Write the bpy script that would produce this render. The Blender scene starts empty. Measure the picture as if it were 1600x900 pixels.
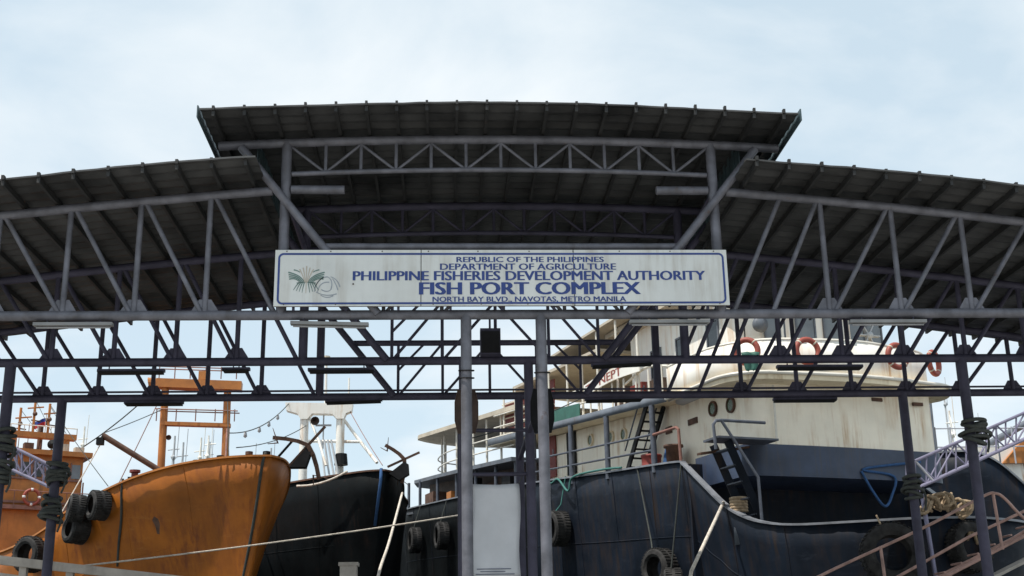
import bpy, math, random
from mathutils import Vector, Matrix
random.seed(7)
S = bpy.context.scene
R = math.radians

# ------------------------------------------------------------------ camera, sky, sun, exposure
YAW, PITCH, ROLL, FPX = 0.0564, 0.2951, 0.0184, 1935.2
cam = bpy.data.cameras.new('camera')
cam.sensor_width = 36.0
cam.lens = 36.0 * FPX / 1600.0
cam.clip_end = 6000
camo = bpy.data.objects.new('camera', cam)
S.collection.objects.link(camo)
fw = Vector((math.sin(YAW) * math.cos(PITCH), math.cos(YAW) * math.cos(PITCH), math.sin(PITCH)))
rt = Vector((math.cos(YAW), -math.sin(YAW), 0))
up = rt.cross(fw)
r2 = rt * math.cos(ROLL) - up * math.sin(ROLL)
u2 = rt * math.sin(ROLL) + up * math.cos(ROLL)
M = Matrix((r2, u2, -fw)).transposed().to_4x4()
M.translation = (-0.9246, -18.9593, 1.6)
camo.matrix_world = M
S.camera = camo

SUN = Vector((-0.37, -0.20, 0.90)).normalized()
SUN_EL = math.asin(SUN.z)
w = bpy.data.worlds.new('World')
S.world = w
w.use_nodes = True
nt = w.node_tree
nt.nodes.clear()
def N(t, **k):
    n = nt.nodes.new(t)
    for a, b in k.items():
        setattr(n, a, b)
    return n
wo = N('ShaderNodeOutputWorld')
bg = N('ShaderNodeBackground')
bg.inputs['Strength'].default_value = 0.15
sk = N('ShaderNodeTexSky', sky_type='NISHITA')
sk.sun_disc = False
sk.sun_elevation = SUN_EL
sk.sun_rotation = math.atan2(SUN.x, SUN.y)
sk.air_density = 1.0
sk.dust_density = 1.0
sk.ozone_density = 1.2
tc = N('ShaderNodeTexCoord')
sep = N('ShaderNodeSeparateXYZ')
nt.links.new(tc.outputs['Generated'], sep.inputs[0])
az = N('ShaderNodeMath', operation='ADD'); az.inputs[1].default_value = 0.28
nt.links.new(sep.outputs['Z'], az.inputs[0])
mx = N('ShaderNodeMath', operation='MAXIMUM'); mx.inputs[1].default_value = 0.06
nt.links.new(az.outputs[0], mx.inputs[0])
dv = N('ShaderNodeVectorMath', operation='SCALE')
inv = N('ShaderNodeMath', operation='DIVIDE'); inv.inputs[0].default_value = 1.0
nt.links.new(mx.outputs[0], inv.inputs[1])
nt.links.new(tc.outputs['Generated'], dv.inputs[0])
nt.links.new(inv.outputs[0], dv.inputs['Scale'])
nz = N('ShaderNodeTexNoise')
nz.inputs['Scale'].default_value = 2.1
nz.inputs['Detail'].default_value = 7
nz.inputs['Roughness'].default_value = 0.52
nz.inputs['Distortion'].default_value = 0.25
mp = N('ShaderNodeMapping'); mp.inputs['Location'].default_value = (5.7, 0.4, 1.3)
nt.links.new(dv.outputs[0], mp.inputs[0])
nt.links.new(mp.outputs[0], nz.inputs['Vector'])
cr = N('ShaderNodeValToRGB')
cr.color_ramp.elements[0].position = 0.45
cr.color_ramp.elements[0].color = (0, 0, 0, 1)
cr.color_ramp.elements[1].position = 0.70
cr.color_ramp.elements[1].color = (0.95, 0.95, 0.95, 1)
nt.links.new(nz.outputs['Fac'], cr.inputs[0])
mix = N('ShaderNodeMix', data_type='RGBA')
nt.links.new(cr.outputs[0], mix.inputs[0])
# thin high haze over the blue, then the clouds
veil = N('ShaderNodeMix', data_type='RGBA')
veil.inputs[0].default_value = 0.72
nt.links.new(sk.outputs[0], veil.inputs[6])
veil.inputs[7].default_value = (5.2, 6.2, 6.7, 1)
nt.links.new(veil.outputs[2], mix.inputs[6])
mix.inputs[7].default_value = (6.6, 6.9, 7.05, 1)
nt.links.new(mix.outputs[2], bg.inputs[0])
nt.links.new(bg.outputs[0], wo.inputs[0])

sl = bpy.data.lights.new('sun', 'SUN')
sl.energy = 5.0
sl.angle = R(0.6)
sl.color = (1.0, 0.955, 0.88)
so = bpy.data.objects.new('sun', sl)
S.collection.objects.link(so)
so.rotation_euler = (-SUN).to_track_quat('-Z', 'Y').to_euler()
so.location = (-30, -20, 60)

S.view_settings.view_transform = 'Standard'
S.view_settings.look = 'None'
S.view_settings.exposure = 0.0
S.view_settings.gamma = 1.0
S.view_settings.use_curve_mapping = False
S.cycles.use_denoising = True

# ------------------------------------------------------------------ materials
MATS = {}
def mat(name, col, rough=0.6, metal=0.0, var=0.18, vscale=2.2, rust=0.0, rustcol=(0.16, 0.055, 0.018), streak=0.0,
        streakcol=(0.10, 0.05, 0.025), bump=0.12, bscale=14.0, rscale=1.6, ripple=0.0, spec=0.5, scuff=0.0, scuffcol=(0.3, 0.3, 0.3)):
    m = bpy.data.materials.new(name)
    m.use_nodes = True
    t = m.node_tree
    b = t.nodes['Principled BSDF']
    b.inputs['Roughness'].default_value = rough
    b.inputs['Metallic'].default_value = metal
    b.inputs['Specular IOR Level'].default_value = spec
    L = t.links.new
    def nn(k, **kw):
        n = t.nodes.new(k)
        for a, v in kw.items():
            setattr(n, a, v)
        return n
    g = nn('ShaderNodeNewGeometry')
    def noise(scale, detail=5, rough_=0.6, stretch=None):
        n = nn('ShaderNodeTexNoise')
        n.inputs['Scale'].default_value = scale
        n.inputs['Detail'].default_value = detail
        n.inputs['Roughness'].default_value = rough_
        if stretch:
            mpp = nn('ShaderNodeMapping')
            mpp.inputs['Scale'].default_value = stretch
            L(g.outputs['Position'], mpp.inputs[0])
            L(mpp.outputs[0], n.inputs['Vector'])
        else:
            L(g.outputs['Position'], n.inputs['Vector'])
        return n
    def ramp(src, a, bb):
        r_ = nn('ShaderNodeMapRange')
        r_.inputs[1].default_value = a
        r_.inputs[2].default_value = bb
        L(src, r_.inputs[0])
        return r_.outputs[0]
    def mixc(fac, A, B):
        k = nn('ShaderNodeMix', data_type='RGBA')
        L(fac, k.inputs[0])
        if isinstance(A, tuple): k.inputs[6].default_value = (*A, 1)
        else: L(A, k.inputs[6])
        if isinstance(B, tuple): k.inputs[7].default_value = (*B, 1)
        else: L(B, k.inputs[7])
        return k.outputs[2]
    n1 = noise(vscale, 6)
    lo = tuple(max(0, c * (1 - var * 1.6)) for c in col)
    hi = tuple(min(1, c * (1 + var)) for c in col)
    c = mixc(ramp(n1.outputs['Fac'], 0.3, 0.7), lo, hi)
    if streak > 0:
        n2 = noise(1.0, 6, 0.65, (5.0, 5.0, 0.45))
        n3 = noise(0.7, 3)
        mm = nn('ShaderNodeMath', operation='MULTIPLY')
        L(ramp(n2.outputs['Fac'], 0.60 - streak * 0.16, 0.80 - streak * 0.1), mm.inputs[0])
        L(ramp(n3.outputs['Fac'], 0.40, 0.62), mm.inputs[1])
        c = mixc(mm.outputs[0], c, streakcol)
    if scuff > 0:
        n7 = noise(1.0, 7, 0.72, (1.2, 1.2, 5.5))
        n8 = noise(0.45, 3)
        m7 = nn('ShaderNodeMath', operation='MULTIPLY')
        L(ramp(n7.outputs['Fac'], 0.56, 0.74), m7.inputs[0])
        L(ramp(n8.outputs['Fac'], 0.42, 0.66), m7.inputs[1])
        m8 = nn('ShaderNodeMath', operation='MULTIPLY'); m8.inputs[1].default_value = scuff
        L(m7.outputs[0], m8.inputs[0])
        c = mixc(m8.outputs[0], c, scuffcol)
    if rust > 0:
        n4 = noise(rscale, 8, 0.7)
        f = ramp(n4.outputs['Fac'], 0.72 - rust * 0.25, 0.80 - rust * 0.2)
        c = mixc(f, c, rustcol)
    L(c, b.inputs['Base Color'])
    n5 = noise(bscale, 6, 0.65)
    rr = nn('ShaderNodeMapRange')
    rr.inputs[3].default_value = max(0.05, rough - 0.12)
    rr.inputs[4].default_value = min(1, rough + 0.15)
    L(n5.outputs['Fac'], rr.inputs[0])
    L(rr.outputs[0], b.inputs['Roughness'])
    bp = nn('ShaderNodeBump')
    bp.inputs['Strength'].default_value = bump
    bp.inputs['Distance'].default_value = 0.03
    hsrc = n5.outputs['Fac']
    if ripple > 0:
        n6 = noise(0.9, 2)
        ad = nn('ShaderNodeMath', operation='MULTIPLY_ADD')
        ad.inputs[1].default_value = ripple
        L(n6.outputs['Fac'], ad.inputs[0])
        L(hsrc, ad.inputs[2])
        hsrc = ad.outputs[0]
    L(hsrc, bp.inputs['Height'])
    L(bp.outputs[0], b.inputs['Normal'])
    MATS[name] = m
    return m
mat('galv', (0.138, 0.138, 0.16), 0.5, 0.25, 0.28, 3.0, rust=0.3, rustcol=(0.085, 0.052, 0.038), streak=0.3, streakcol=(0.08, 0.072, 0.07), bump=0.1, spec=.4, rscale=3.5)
mat('galv_dark', (0.050, 0.047, 0.074), 0.6, 0.1, 0.25, 2.5, rust=0.22, rustcol=(0.04, 0.025, 0.018), bump=0.12, spec=.3)  # darker copy of galv: rear shade and purple lens fringe put into the colour
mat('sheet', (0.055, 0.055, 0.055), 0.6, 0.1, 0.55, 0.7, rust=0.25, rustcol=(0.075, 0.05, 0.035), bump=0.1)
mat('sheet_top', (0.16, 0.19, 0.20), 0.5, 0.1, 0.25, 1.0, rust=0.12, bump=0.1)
mat('purlin', (0.020, 0.020, 0.020), 0.65, 0.0, 0.3, 2.0, rust=0.35, rustcol=(0.035, 0.022, 0.015))
mat('teal_sheet', (0.045, 0.075, 0.085), 0.55, 0.1, 0.3, 1.4)
mat('sign_white', (0.62, 0.63, 0.61), 0.45, 0, 0.07, 1.2, streak=0.8, streakcol=(0.40, 0.37, 0.32), bump=0.03)
mat('sign_blue', (0.018, 0.045, 0.20), 0.45, 0, 0.12, 4.0, bump=0.02)
mat('seam', (0.10, 0.08, 0.07), 0.7)
mat('logo_green', (0.12, 0.20, 0.18), 0.5, 0, 0.1)
mat('logo_gold', (0.50, 0.44, 0.36), 0.5, 0, 0.1)
mat('logo_grey', (0.26, 0.29, 0.33), 0.5, 0, 0.1)
mat('lamp_body', (0.22, 0.22, 0.22), 0.5, 0, 0.2)
mat('tube', (0.30, 0.30, 0.31), 0.25, 0, 0.03, bump=0.0)
mat('black', (0.014, 0.014, 0.015), 0.7, 0, 0.3, spec=.15)
mat('rubber', (0.036, 0.034, 0.033), 0.8, 0, 0.45, 5.0, bump=0.3, bscale=20, spec=.25)
mat('tarp', (0.56, 0.57, 0.60), 0.6, 0, 0.06, 1.8, bump=0.05, bscale=4)
mat('print', (0.10, 0.11, 0.16), 0.6, 0, 0.1)
mat('brown_plate', (0.06, 0.035, 0.025), 0.7, 0, 0.3, 5)
mat('concrete', (0.33, 0.32, 0.30), 0.85, 0, 0.2, 0.5, bump=0.3, streak=0.2, streakcol=(0.2, 0.19, 0.17))
mat('conc_rail', (0.42, 0.38, 0.34), 0.85, 0, 0.22, 2.0, bump=0.35, streak=0.5, streakcol=(0.22, 0.18, 0.15))
mat('orange', (0.36, 0.108, 0.009), 0.5, 0, 0.25, 0.55, rust=0.36, rustcol=(0.13, 0.030, 0.010), streak=1.1, streakcol=(0.15, 0.036, 0.010), bump=0.14, bscale=5, rscale=0.55, ripple=2.5, spec=.3, scuff=.6, scuffcol=(0.47, 0.20, 0.05))
mat('orange_paint', (0.42, 0.15, 0.028), 0.5, 0, 0.15, 2, rust=0.15, streak=0.3)
mat('blackhull', (0.0045, 0.006, 0.007), 0.6, 0, 0.4, 0.8, rust=0.12, rustcol=(0.03, 0.014, 0.009), streak=0.4, streakcol=(0.018, 0.011, 0.009), bump=0.1, bscale=5, ripple=2.5, spec=.08, scuff=.5, scuffcol=(0.02, 0.022, 0.022))
mat('bluehull', (0.0095, 0.015, 0.026), 0.55, 0, 0.35, 0.7, rust=0.2, rustcol=(0.045, 0.023, 0.014), streak=0.95, streakcol=(0.036, 0.024, 0.017), bump=0.1, bscale=5, ripple=2.5, spec=.14, scuff=.8, scuffcol=(0.042, 0.05, 0.068))
mat('blueband', (0.035, 0.052, 0.095), 0.45, 0, 0.25, 1.0, rust=0.1, streak=0.6, streakcol=(0.06, 0.055, 0.06), bump=0.08, bscale=5, ripple=1.5)
mat('bluegrey', (0.11, 0.125, 0.15), 0.55, 0, 0.2, 1.5, streak=0.5, rust=0.15)
mat('cream', (0.80, 0.68, 0.48), 0.5, 0, 0.1, 0.9, streak=0.75, streakcol=(0.40, 0.26, 0.13), rust=0.12, rustcol=(0.30, 0.14, 0.05), bump=0.08, bscale=5, ripple=1.5)
mat('white', (0.83, 0.80, 0.735), 0.5, 0, 0.06, 0.9, streak=0.7, streakcol=(0.50, 0.28, 0.11), rust=0.14, rustcol=(0.40, 0.19, 0.07), rscale=1.1, bump=0.08, bscale=5, ripple=1.5)
mat('house_paint', (0.88, 0.80, 0.655), 0.5, 0, 0.08, 0.9, streak=0.7, streakcol=(0.48, 0.28, 0.12), rust=0.14, rustcol=(0.38, 0.18, 0.06), rscale=1.1, bump=0.08, bscale=5, ripple=1.5)
mat('beige', (0.50, 0.44, 0.35), 0.7, 0, 0.14, 1.0, streak=0.3)
mat('offwhite_pipe', (0.70, 0.66, 0.58), 0.5, 0, 0.1, 2, rust=0.25, rustcol=(0.36, 0.17, 0.08))
mat('rail_red', (0.22, 0.10, 0.075), 0.5, 0, 0.25, 4, rust=0.3)
mat('rail_blue', (0.075, 0.085, 0.11), 0.5, 0, 0.25, 4, rust=0.15)
mat('cap', (0.20, 0.21, 0.235), 0.42, 0.1, 0.22, 3, rust=0.2, rustcol=(0.12, 0.07, 0.05))
mat('ramp_red', (0.40, 0.24, 0.20), 0.45, 0, 0.25, 4, rust=0.25)
mat('red', (0.20, 0.03, 0.022), 0.6, 0, 0.2, 2)
mat('buoy', (0.28, 0.055, 0.035), 0.55, 0, 0.15, 3)
mat('green', (0.03, 0.12, 0.09), 0.6, 0, 0.2, 2)
mat('porthole_green', (0.05, 0.085, 0.03), 0.25, 0, 0.2, 4)
mat('glass', (0.02, 0.024, 0.028), 0.08, 0, 0.1, bump=0.0)
mat('glass_light', (0.16, 0.18, 0.20), 0.1, 0, 0.1, bump=0.0)
mat('rope_pale', (0.62, 0.55, 0.47), 0.9, 0, 0.2, 8, bump=0.6, bscale=60)
mat('rope_tan', (0.42, 0.31, 0.20), 0.95, 0, 0.3, 8, bump=0.8, bscale=40)
mat('rope_dark', (0.05, 0.055, 0.05), 0.9, 0, 0.2, 6, bump=0.5, bscale=50)
mat('rope_green', (0.05, 0.17, 0.15), 0.9, 0, 0.2, 6, bump=0.5, bscale=50)
mat('rope_blue', (0.03, 0.09, 0.22), 0.9, 0, 0.2, 6, bump=0.5, bscale=50)
mat('rust_iron', (0.11, 0.055, 0.035), 0.75, 0.1, 0.35, 4, rust=0.3)
mat('grey_ship', (0.42, 0.43, 0.44), 0.6, 0, 0.1, 1)
mat('lattice', (0.26, 0.25, 0.36), 0.45, 0.3, 0.15, 3)
mat('alu', (0.5, 0.5, 0.54), 0.4, 0.4, 0.15, 3)
mat('flag_blue', (0.03, 0.06, 0.30), 0.8); mat('flag_red', (0.5, 0.03, 0.04), 0.8); mat('flag_white', (0.7, 0.7, 0.7), 0.8)

# water
wm = mat('water', (0.03, 0.05, 0.05), 0.12, 0, 0.2, 0.3, bump=0.5, bscale=1.6)

# ------------------------------------------------------------------ helpers
COL = S.collection
ORG = {}
def base(o, parent, m, loc=None):
    COL.objects.link(o)
    if parent is not None:
        o.parent = parent
        ORG[o] = ORG[parent]
    else:
        ORG[o] = Vector(loc) if loc is not None else Vector((0, 0, 0))
        o.location = ORG[o]
    if m is not None and o.data is not None:
        o.data.materials.append(MATS[m])
    return o
def thing(name, label, cat, loc, group=None, kind=None):
    o = bpy.data.objects.new(name, None)
    o.empty_display_size = 0.3
    base(o, None, None, loc)
    return tag(o, label, cat, group, kind)
def tag(o, label=None, cat=None, group=None, kind=None):
    if label: o['label'] = label
    if cat: o['category'] = cat
    if group: o['group'] = group
    if kind: o['kind'] = kind
    return o
def part(name, parent):
    o = bpy.data.objects.new(name, None)
    o.empty_display_size = 0.1
    return base(o, parent, None)
def mesh(name, vs, fs, m, parent=None, loc=None, smooth=False):
    org = ORG[parent] if parent is not None else Vector(loc or (0, 0, 0))
    me = bpy.data.meshes.new(name)
    me.from_pydata([tuple(Vector(v) - org) for v in vs], [], fs)
    me.validate()
    if smooth:
        me.polygons.foreach_set('use_smooth', [True] * len(me.polygons))
    me.update()
    return base(bpy.data.objects.new(name, me), parent, m, org)
class G:
    """collects shapes for one mesh"""
    def __init__(s): s.v = []; s.f = []
    def add(s, vs, fs):
        k = len(s.v)
        s.v += [Vector(v) for v in vs]
        s.f += [[i + k for i in f] for f in fs]
        return s
    def out(s, name, m, parent=None, loc=None, smooth=False):
        return mesh(name, s.v, s.f, m, parent, loc, smooth)
    def box(s, a, b):
        x0, y0, z0 = a; x1, y1, z1 = b
        return s.add([(x0,y0,z0),(x1,y0,z0),(x1,y1,z0),(x0,y1,z0),(x0,y0,z1),(x1,y0,z1),(x1,y1,z1),(x0,y1,z1)],
                     [[0,3,2,1],[4,5,6,7],[0,1,5,4],[1,2,6,5],[2,3,7,6],[3,0,4,7]])
    def beam(s, a, b, w, h, upv=(0, 0, 1)):
        a = Vector(a); b = Vector(b)
        d = (b - a).normalized()
        q = d.cross(Vector(upv))
        if q.length < 1e-4: q = d.cross(Vector((1, 0, 0)))
        q.normalize()
        p = q.cross(d)
        q = q * w / 2; p = p * h / 2
        return s.add([a-q-p, a+q-p, a+q+p, a-q+p, b-q-p, b+q-p, b+q+p, b-q+p],
                     [[0,1,2,3],[7,6,5,4],[0,4,5,1],[1,5,6,2],[2,6,7,3],[3,7,4,0]])
    def tube(s, pts, r, seg=10, closed=False, taper=None):
        pts = [Vector(p) for p in pts]
        n = len(pts)
        vs = []
        prev = None
        for i, p in enumerate(pts):
            if closed: d = pts[(i + 1) % n] - pts[i - 1]
            elif i == 0: d = pts[1] - pts[0]
            elif i == n - 1: d = pts[-1] - pts[-2]
            else: d = (pts[i+1] - p).normalized() + (p - pts[i-1]).normalized()
            d.normalize()
            if prev is None:
                q = d.cross(Vector((0, 0, 1)))
                if q.length < 1e-3: q = d.cross(Vector((1, 0, 0)))
            else:
                q = prev - d * prev.dot(d)
                if q.length < 1e-4: q = d.cross(Vector((0, 0, 1)))
            q.normalize()
            prev = q
            e = d.cross(q)
            rr = r if taper is None else r * (1 + (taper - 1) * i / (n - 1))
            vs += [p + (q * math.cos(2*math.pi*k/seg) + e * math.sin(2*math.pi*k/seg)) * rr for k in range(seg)]
        fs = []
        m = n if closed else n - 1
        for i in range(m):
            j = (i + 1) % n
            for k in range(seg):
                k2 = (k + 1) % seg
                fs.append([i*seg+k, i*seg+k2, j*seg+k2, j*seg+k])
        if not closed:
            fs.append(list(range(seg))[::-1])
            fs.append([(n-1)*seg + k for k in range(seg)])
        return s.add(vs, fs)
    def revolve(s, c, axis, prof, seg=28):
        """prof: (radius, offset along axis), closed loop if first==last"""
        c = Vector(c); ax = Vector(axis).normalized()
        q = ax.cross(Vector((0, 0, 1)))
        if q.length < 1e-3: q = ax.cross(Vector((1, 0, 0)))
        q.normalize(); e = ax.cross(q)
        n = len(prof)
        vs = []
        for k in range(seg):
            t = 2 * math.pi * k / seg
            dr = q * math.cos(t) + e * math.sin(t)
            vs += [c + dr * r + ax * o for r, o in prof]
        fs = []
        for k in range(seg):
            k2 = (k + 1) % seg
            for i in range(n - 1):
                fs.append([k*n+i, k*n+i+1, k2*n+i+1, k2*n+i])
        return s.add(vs, fs)
def pipe(name, pts, r, m, parent=None, seg=10, closed=False, loc=None, taper=None):
    o = G().tube(pts, r, seg, closed, taper).out(name, m, parent, loc, True)
    sharp(o)
    return o
def sharp(o, ang=40):
    o.data.set_sharp_from_angle(angle=R(ang))
def sag(a, b, d, n=14):
    a = Vector(a); b = Vector(b)
    return [a.lerp(b, i/n) - Vector((0, 0, d * 4 * (i/n) * (1 - i/n))) for i in range(n + 1)]
def spline(pts, n=6):
    P = [Vector(p) for p in pts]
    out = []
    for i in range(len(P) - 1):
        p0 = P[max(i-1, 0)]; p1 = P[i]; p2 = P[i+1]; p3 = P[min(i+2, len(P)-1)]
        for k in range(n):
            t = k / n
            out.append(0.5 * ((2*p1) + (p2-p0)*t + (2*p0-5*p1+4*p2-p3)*t*t + (3*p1-p0-3*p2+p3)*t*t*t))
    out.append(P[-1])
    return out
class Frame:
    def __init__(s, o, ang):
        a = R(ang)
        s.o = Vector((o[0], o[1], 0)); s.u = Vector((-math.sin(a), math.cos(a), 0)); s.v = Vector((math.cos(a), math.sin(a), 0))
    def __call__(s, ss, t, z): return s.o + s.u * ss + s.v * t + Vector((0, 0, z))

# ------------------------------------------------------------------ setting
gq = G(); gq.box((-160, -160, -4.0), (160, 7.55, 0.0))
tag(gq.out('quay', 'concrete'), 'concrete quay deck under the shelter', None, None, 'structure')
tag(mesh('water', [(-3000, 7.3, -1.6), (3000, 7.3, -1.6), (3000, 5000, -1.6), (-3000, 5000, -1.6)], [[0, 1, 2, 3]], 'water'),
    'dark harbour water beyond the quay', None, None, 'structure')

# ------------------------------------------------------------------ shelter
D = 3.11
ROWS = (0.0, D, 2 * D)
ZC = 6.93
def wing_z(x):
    d = abs(x) - 3.7
    return 9.03 - 0.085 * d - 0.004 * d * d
def tower_z(x): return 9.95 - 0.0065 * x * x
shel = thing('steel_shelter', 'arched grey steel shelter of pipe trusses with raised middle roof', 'shelter', (0, 3, 0))
def arc(f, x0, x1, y, n=16): return [(x0 + (x1 - x0) * i / n, y, f(x0 + (x1 - x0) * i / n)) for i in range(n + 1)]
def gusset(par, x, y, z, s, m):
    w_ = 0.17
    g = G()
    pr = [(-w_ * 1.3, 0), (w_ * 1.3, 0), (w_ * .55, .2 * s), (-w_ * .55, .2 * s)]
    vs = [(x + a, y - .008, z + b) for a, b in pr] + [(x + a, y + .008, z + b) for a, b in pr]
    g.add(vs, [[0, 1, 2, 3], [7, 6, 5, 4], [0, 4, 5, 1], [1, 5, 6, 2], [2, 6, 7, 3], [3, 7, 4, 0]])
    g.out('gusset_plate', m, par)
for ri, y in enumerate(ROWS):
    T = part('truss', shel)
    m = 'galv' if ri == 0 else 'galv_dark'  # same steel throughout; shade on the rear rows is painted in as darker colour
    pipe('bottom_chord', [(-12.2, y, ZC), (12.2, y, ZC)], 0.078, m, T, 14)
    for sg in (-1, 1):
        pipe('top_chord', arc(wing_z, sg * 3.72, sg * 12.2, y), 0.075, m, T, 12)
        pipe('tower_post', [(sg * 3.51, y, ZC), (sg * 3.51, y, tower_z(3.5))], 0.082, m, T, 14)
        pipe('stub_beam', [(sg * 3.42, y, 9.05), (sg * 2.56, y, 9.05)], 0.072, m, T, 12)
        pipe('brace', [(sg * 4.24, y - .1, 9.75), (sg * 1.98, y - .1 + .04, ZC)], 0.068, m, T, 12)
        if sg < 0: vx = [-4.70, -5.80, -6.90, -8.0, -9.1, -10.2, -11.3]
        else: vx = [5.28, 6.46, 7.63, 8.8, 9.97, 11.1]
        for x in vx:
            pipe('web_vertical', [(x, y, ZC + .05), (x, y, wing_z(x))], 0.046, m, T, 10)
            gusset(T, x, y, ZC + .06, 1, m)
        tops = [-4.64, -5.74, -6.84, -7.94, -9.04, -10.14, -11.24] if sg < 0 else [4.63, 5.24, 6.42, 7.58, 8.75, 9.9, 11.05]
        bots = [-3.62, -4.76, -5.86, -6.96, -8.06, -9.16, -10.26] if sg < 0 else [3.72, 4.36, 5.38, 6.52, 7.70, 8.86, 10.0]
        for a, b in zip(tops, bots):
            pipe('web_diagonal', [(a, y, wing_z(a)), (b, y, ZC + .05)], 0.040, m, T, 10)
        # row posts
        pipe('outer_post', [(sg * 8.7, y, 0), (sg * 8.7, y, ZC)], 0.096, m, T, 14)
        pipe('inner_post', [(sg * 0.595, y, 0), (sg * 0.595, y, ZC)], 0.086 if ri == 0 else 0.085, m, T, 16)
        gb = G(); gb.box((sg * 8.7 - .25, y - .25, 0), (sg * 8.7 + .25, y + .25, 0.03)); gb.out('base_plate', m, T)
        gb = G(); gb.box((sg * .595 - .22, y - .22, 0), (sg * .595 + .22, y + .22, 0.03)); gb.out('base_plate', m, T)
    pipe('tower_top_chord', arc(tower_z, -4.62, 4.66, y), 0.075, m, T, 12)
    lowz = lambda x: 9.41 - 0.0075 * x * x
    pipe('tower_bottom_chord', arc(lowz, -3.42, 3.42, y), 0.042, m, T, 10)
    n = 12
    for i in range(1, n):
        x = -3.45 + 6.9 * i / n
        pipe('tower_vertical', [(x, y, lowz(x)), (x, y, tower_z(x))], 0.028, m, T, 8)
    for i in range(n):
        xa = -3.45 + 6.9 * i / n; xb = -3.45 + 6.9 * (i + 1) / n
        za, zb = (tower_z(xa) - .06, lowz(xb)) if i % 2 == 0 else (lowz(xa), tower_z(xb) - .06)
        pipe('tower_diagonal', [(xa, y, za), (xb, y, zb)], 0.024, m, T, 8)
    pipe('tie_beam', [(-2.86, y - .02, 8.06), (2.86, y - .02, 8.06)], 0.062, m, T, 12)
    for x in (-1.9, -0.98, 0.0, 0.98, 1.9):
        pipe('tie_vertical', [(x, y, ZC), (x, y, 8.06)], 0.030, m, T, 8)
    for sg in (-1, 1):
        for a, b in ((1.9, 0.98), (0.98, 0.0), (2.6, 1.9)):
            if a == 2.6:
                pipe('tie_diagonal', [(sg * 1.9, y, ZC + .55), (sg * 1.35, y, 8.06)], 0.026, m, T, 8)
            else:
                pipe('tie_diagonal', [(sg * a, y, ZC), (sg * b, y, 8.06)], 0.028, m, T, 8)
# ties between the rows
for sg in (-1, 1):
    for x, z in ((0.595, 5.62), (3.51, 9.0)):
        pipe('longitudinal_tie', [(sg * x, 0, z), (sg * x, 2 * D, z)], 0.05, 'galv_dark', shel, 10)
for z in (5.64, 4.85):
    pipe('cross_rail', [(-0.6, D, z), (0.6, D, z)], 0.035, 'galv_dark', shel, 10)
pipe('conduit', [(-12.2, 2 * D, ZC + .13), (12.2, 2 * D, ZC + .13)], 0.022, 'galv_dark', shel, 8)
# roofs
Y0, Y1 = -0.98, 7.15
def roof(name, f, x0, x1, nx, m):
    """corrugated vault: sheet with thickness, ribs run across the vault"""
    g = G()
    n = int(abs(x1 - x0) / 0.26)
    ny = 54
    amp = 0.014
    top = []; bot = []
    for i in range(n + 1):
        x = x0 + (x1 - x0) * i / n
        for j in range(ny + 1):
            yy = Y0 + (Y1 - Y0) * j / ny + (0.022 * math.sin(int(x / .78) * 12.9898) if j == 0 else 0)
            z = f(x) + (amp if j % 2 else -amp) + random.uniform(-.004, .004) + (.014 * math.sin(int(x / .78) * 7.13 + 1) if j < 2 else 0)
            bot.append((x, yy, z)); top.append((x, yy, z + .028))
    k = len(bot); W_ = ny + 1
    fs = []
    for i in range(n):
        for j in range(ny):
            a = i * W_ + j
            fs.append([a, a + W_, a + W_ + 1, a + 1]); fs.append([k + a, k + a + 1, k + a + W_ + 1, k + a + W_])
    for i in range(n):
        for j in (0, ny):
            a = i * W_ + j
            fs.append([a, k + a, k + a + W_, a + W_])
    for j in range(ny):
        for i in (0, n):
            a = i * W_ + j
            fs.append([a, a + 1, k + a + 1, k + a])
    g.add(bot + top, fs)
    return g.out(name, m, shel)
for sg in (-1, 1):
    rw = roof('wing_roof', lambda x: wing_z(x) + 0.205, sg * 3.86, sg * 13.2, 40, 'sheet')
    x = 4.02
    while x < 13.2:
        z = wing_z(x) + 0.13
        g = G()
        e = random.uniform(-.03, .03)
        g.box((sg * x - .024, Y0 + .02 + e, z - .04), (sg * x + .024, Y1 - .02, z + .055)); g.box((sg * x - .022, Y0 - .012 + e, z + .05), (sg * x + .022, Y0 + .05, z + .122))
        g.out('purlin', 'purlin', rw)
        x += 0.52
    # fascia strip on the eave
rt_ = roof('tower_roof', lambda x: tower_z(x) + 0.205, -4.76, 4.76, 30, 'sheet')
x = -4.55
while x < 4.7:
    z = tower_z(x) + 0.13
    g = G(); e = random.uniform(-.02, .02)
    g.box((x - .024, Y0 + .02 + e, z - .04), (x + .024, Y1 - .02, z + .055)); g.box((x - .02, Y0 - .012 + e, z + .05), (x + .02, Y0 + .05, z + .122))
    g.out('purlin', 'purlin', rt_)
    x += 0.4775
for sg in (-1, 1):
    g = G(); g.beam((sg * 4.79, Y0 - .02, tower_z(4.76) + .17), (sg * 4.79, Y1, tower_z(4.76) + .17), .02, .20)
    g.out('gable_trim', 'teal_sheet', rt_)
    # closed side of the raised middle roof
    g = G()
    for i in range(40):
        ya = 0.14 + i * 0.17
        if ya > 6.9: break
        g.box((sg * 4.02 + (0.012 if i % 2 else 0), ya, wing_z(4.02) + .22), (sg * 4.02 + .015 + (0.012 if i % 2 else 0), ya + .168, tower_z(4.02) + .17))
    g.out('side_cladding', 'teal_sheet', rt_)

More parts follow.
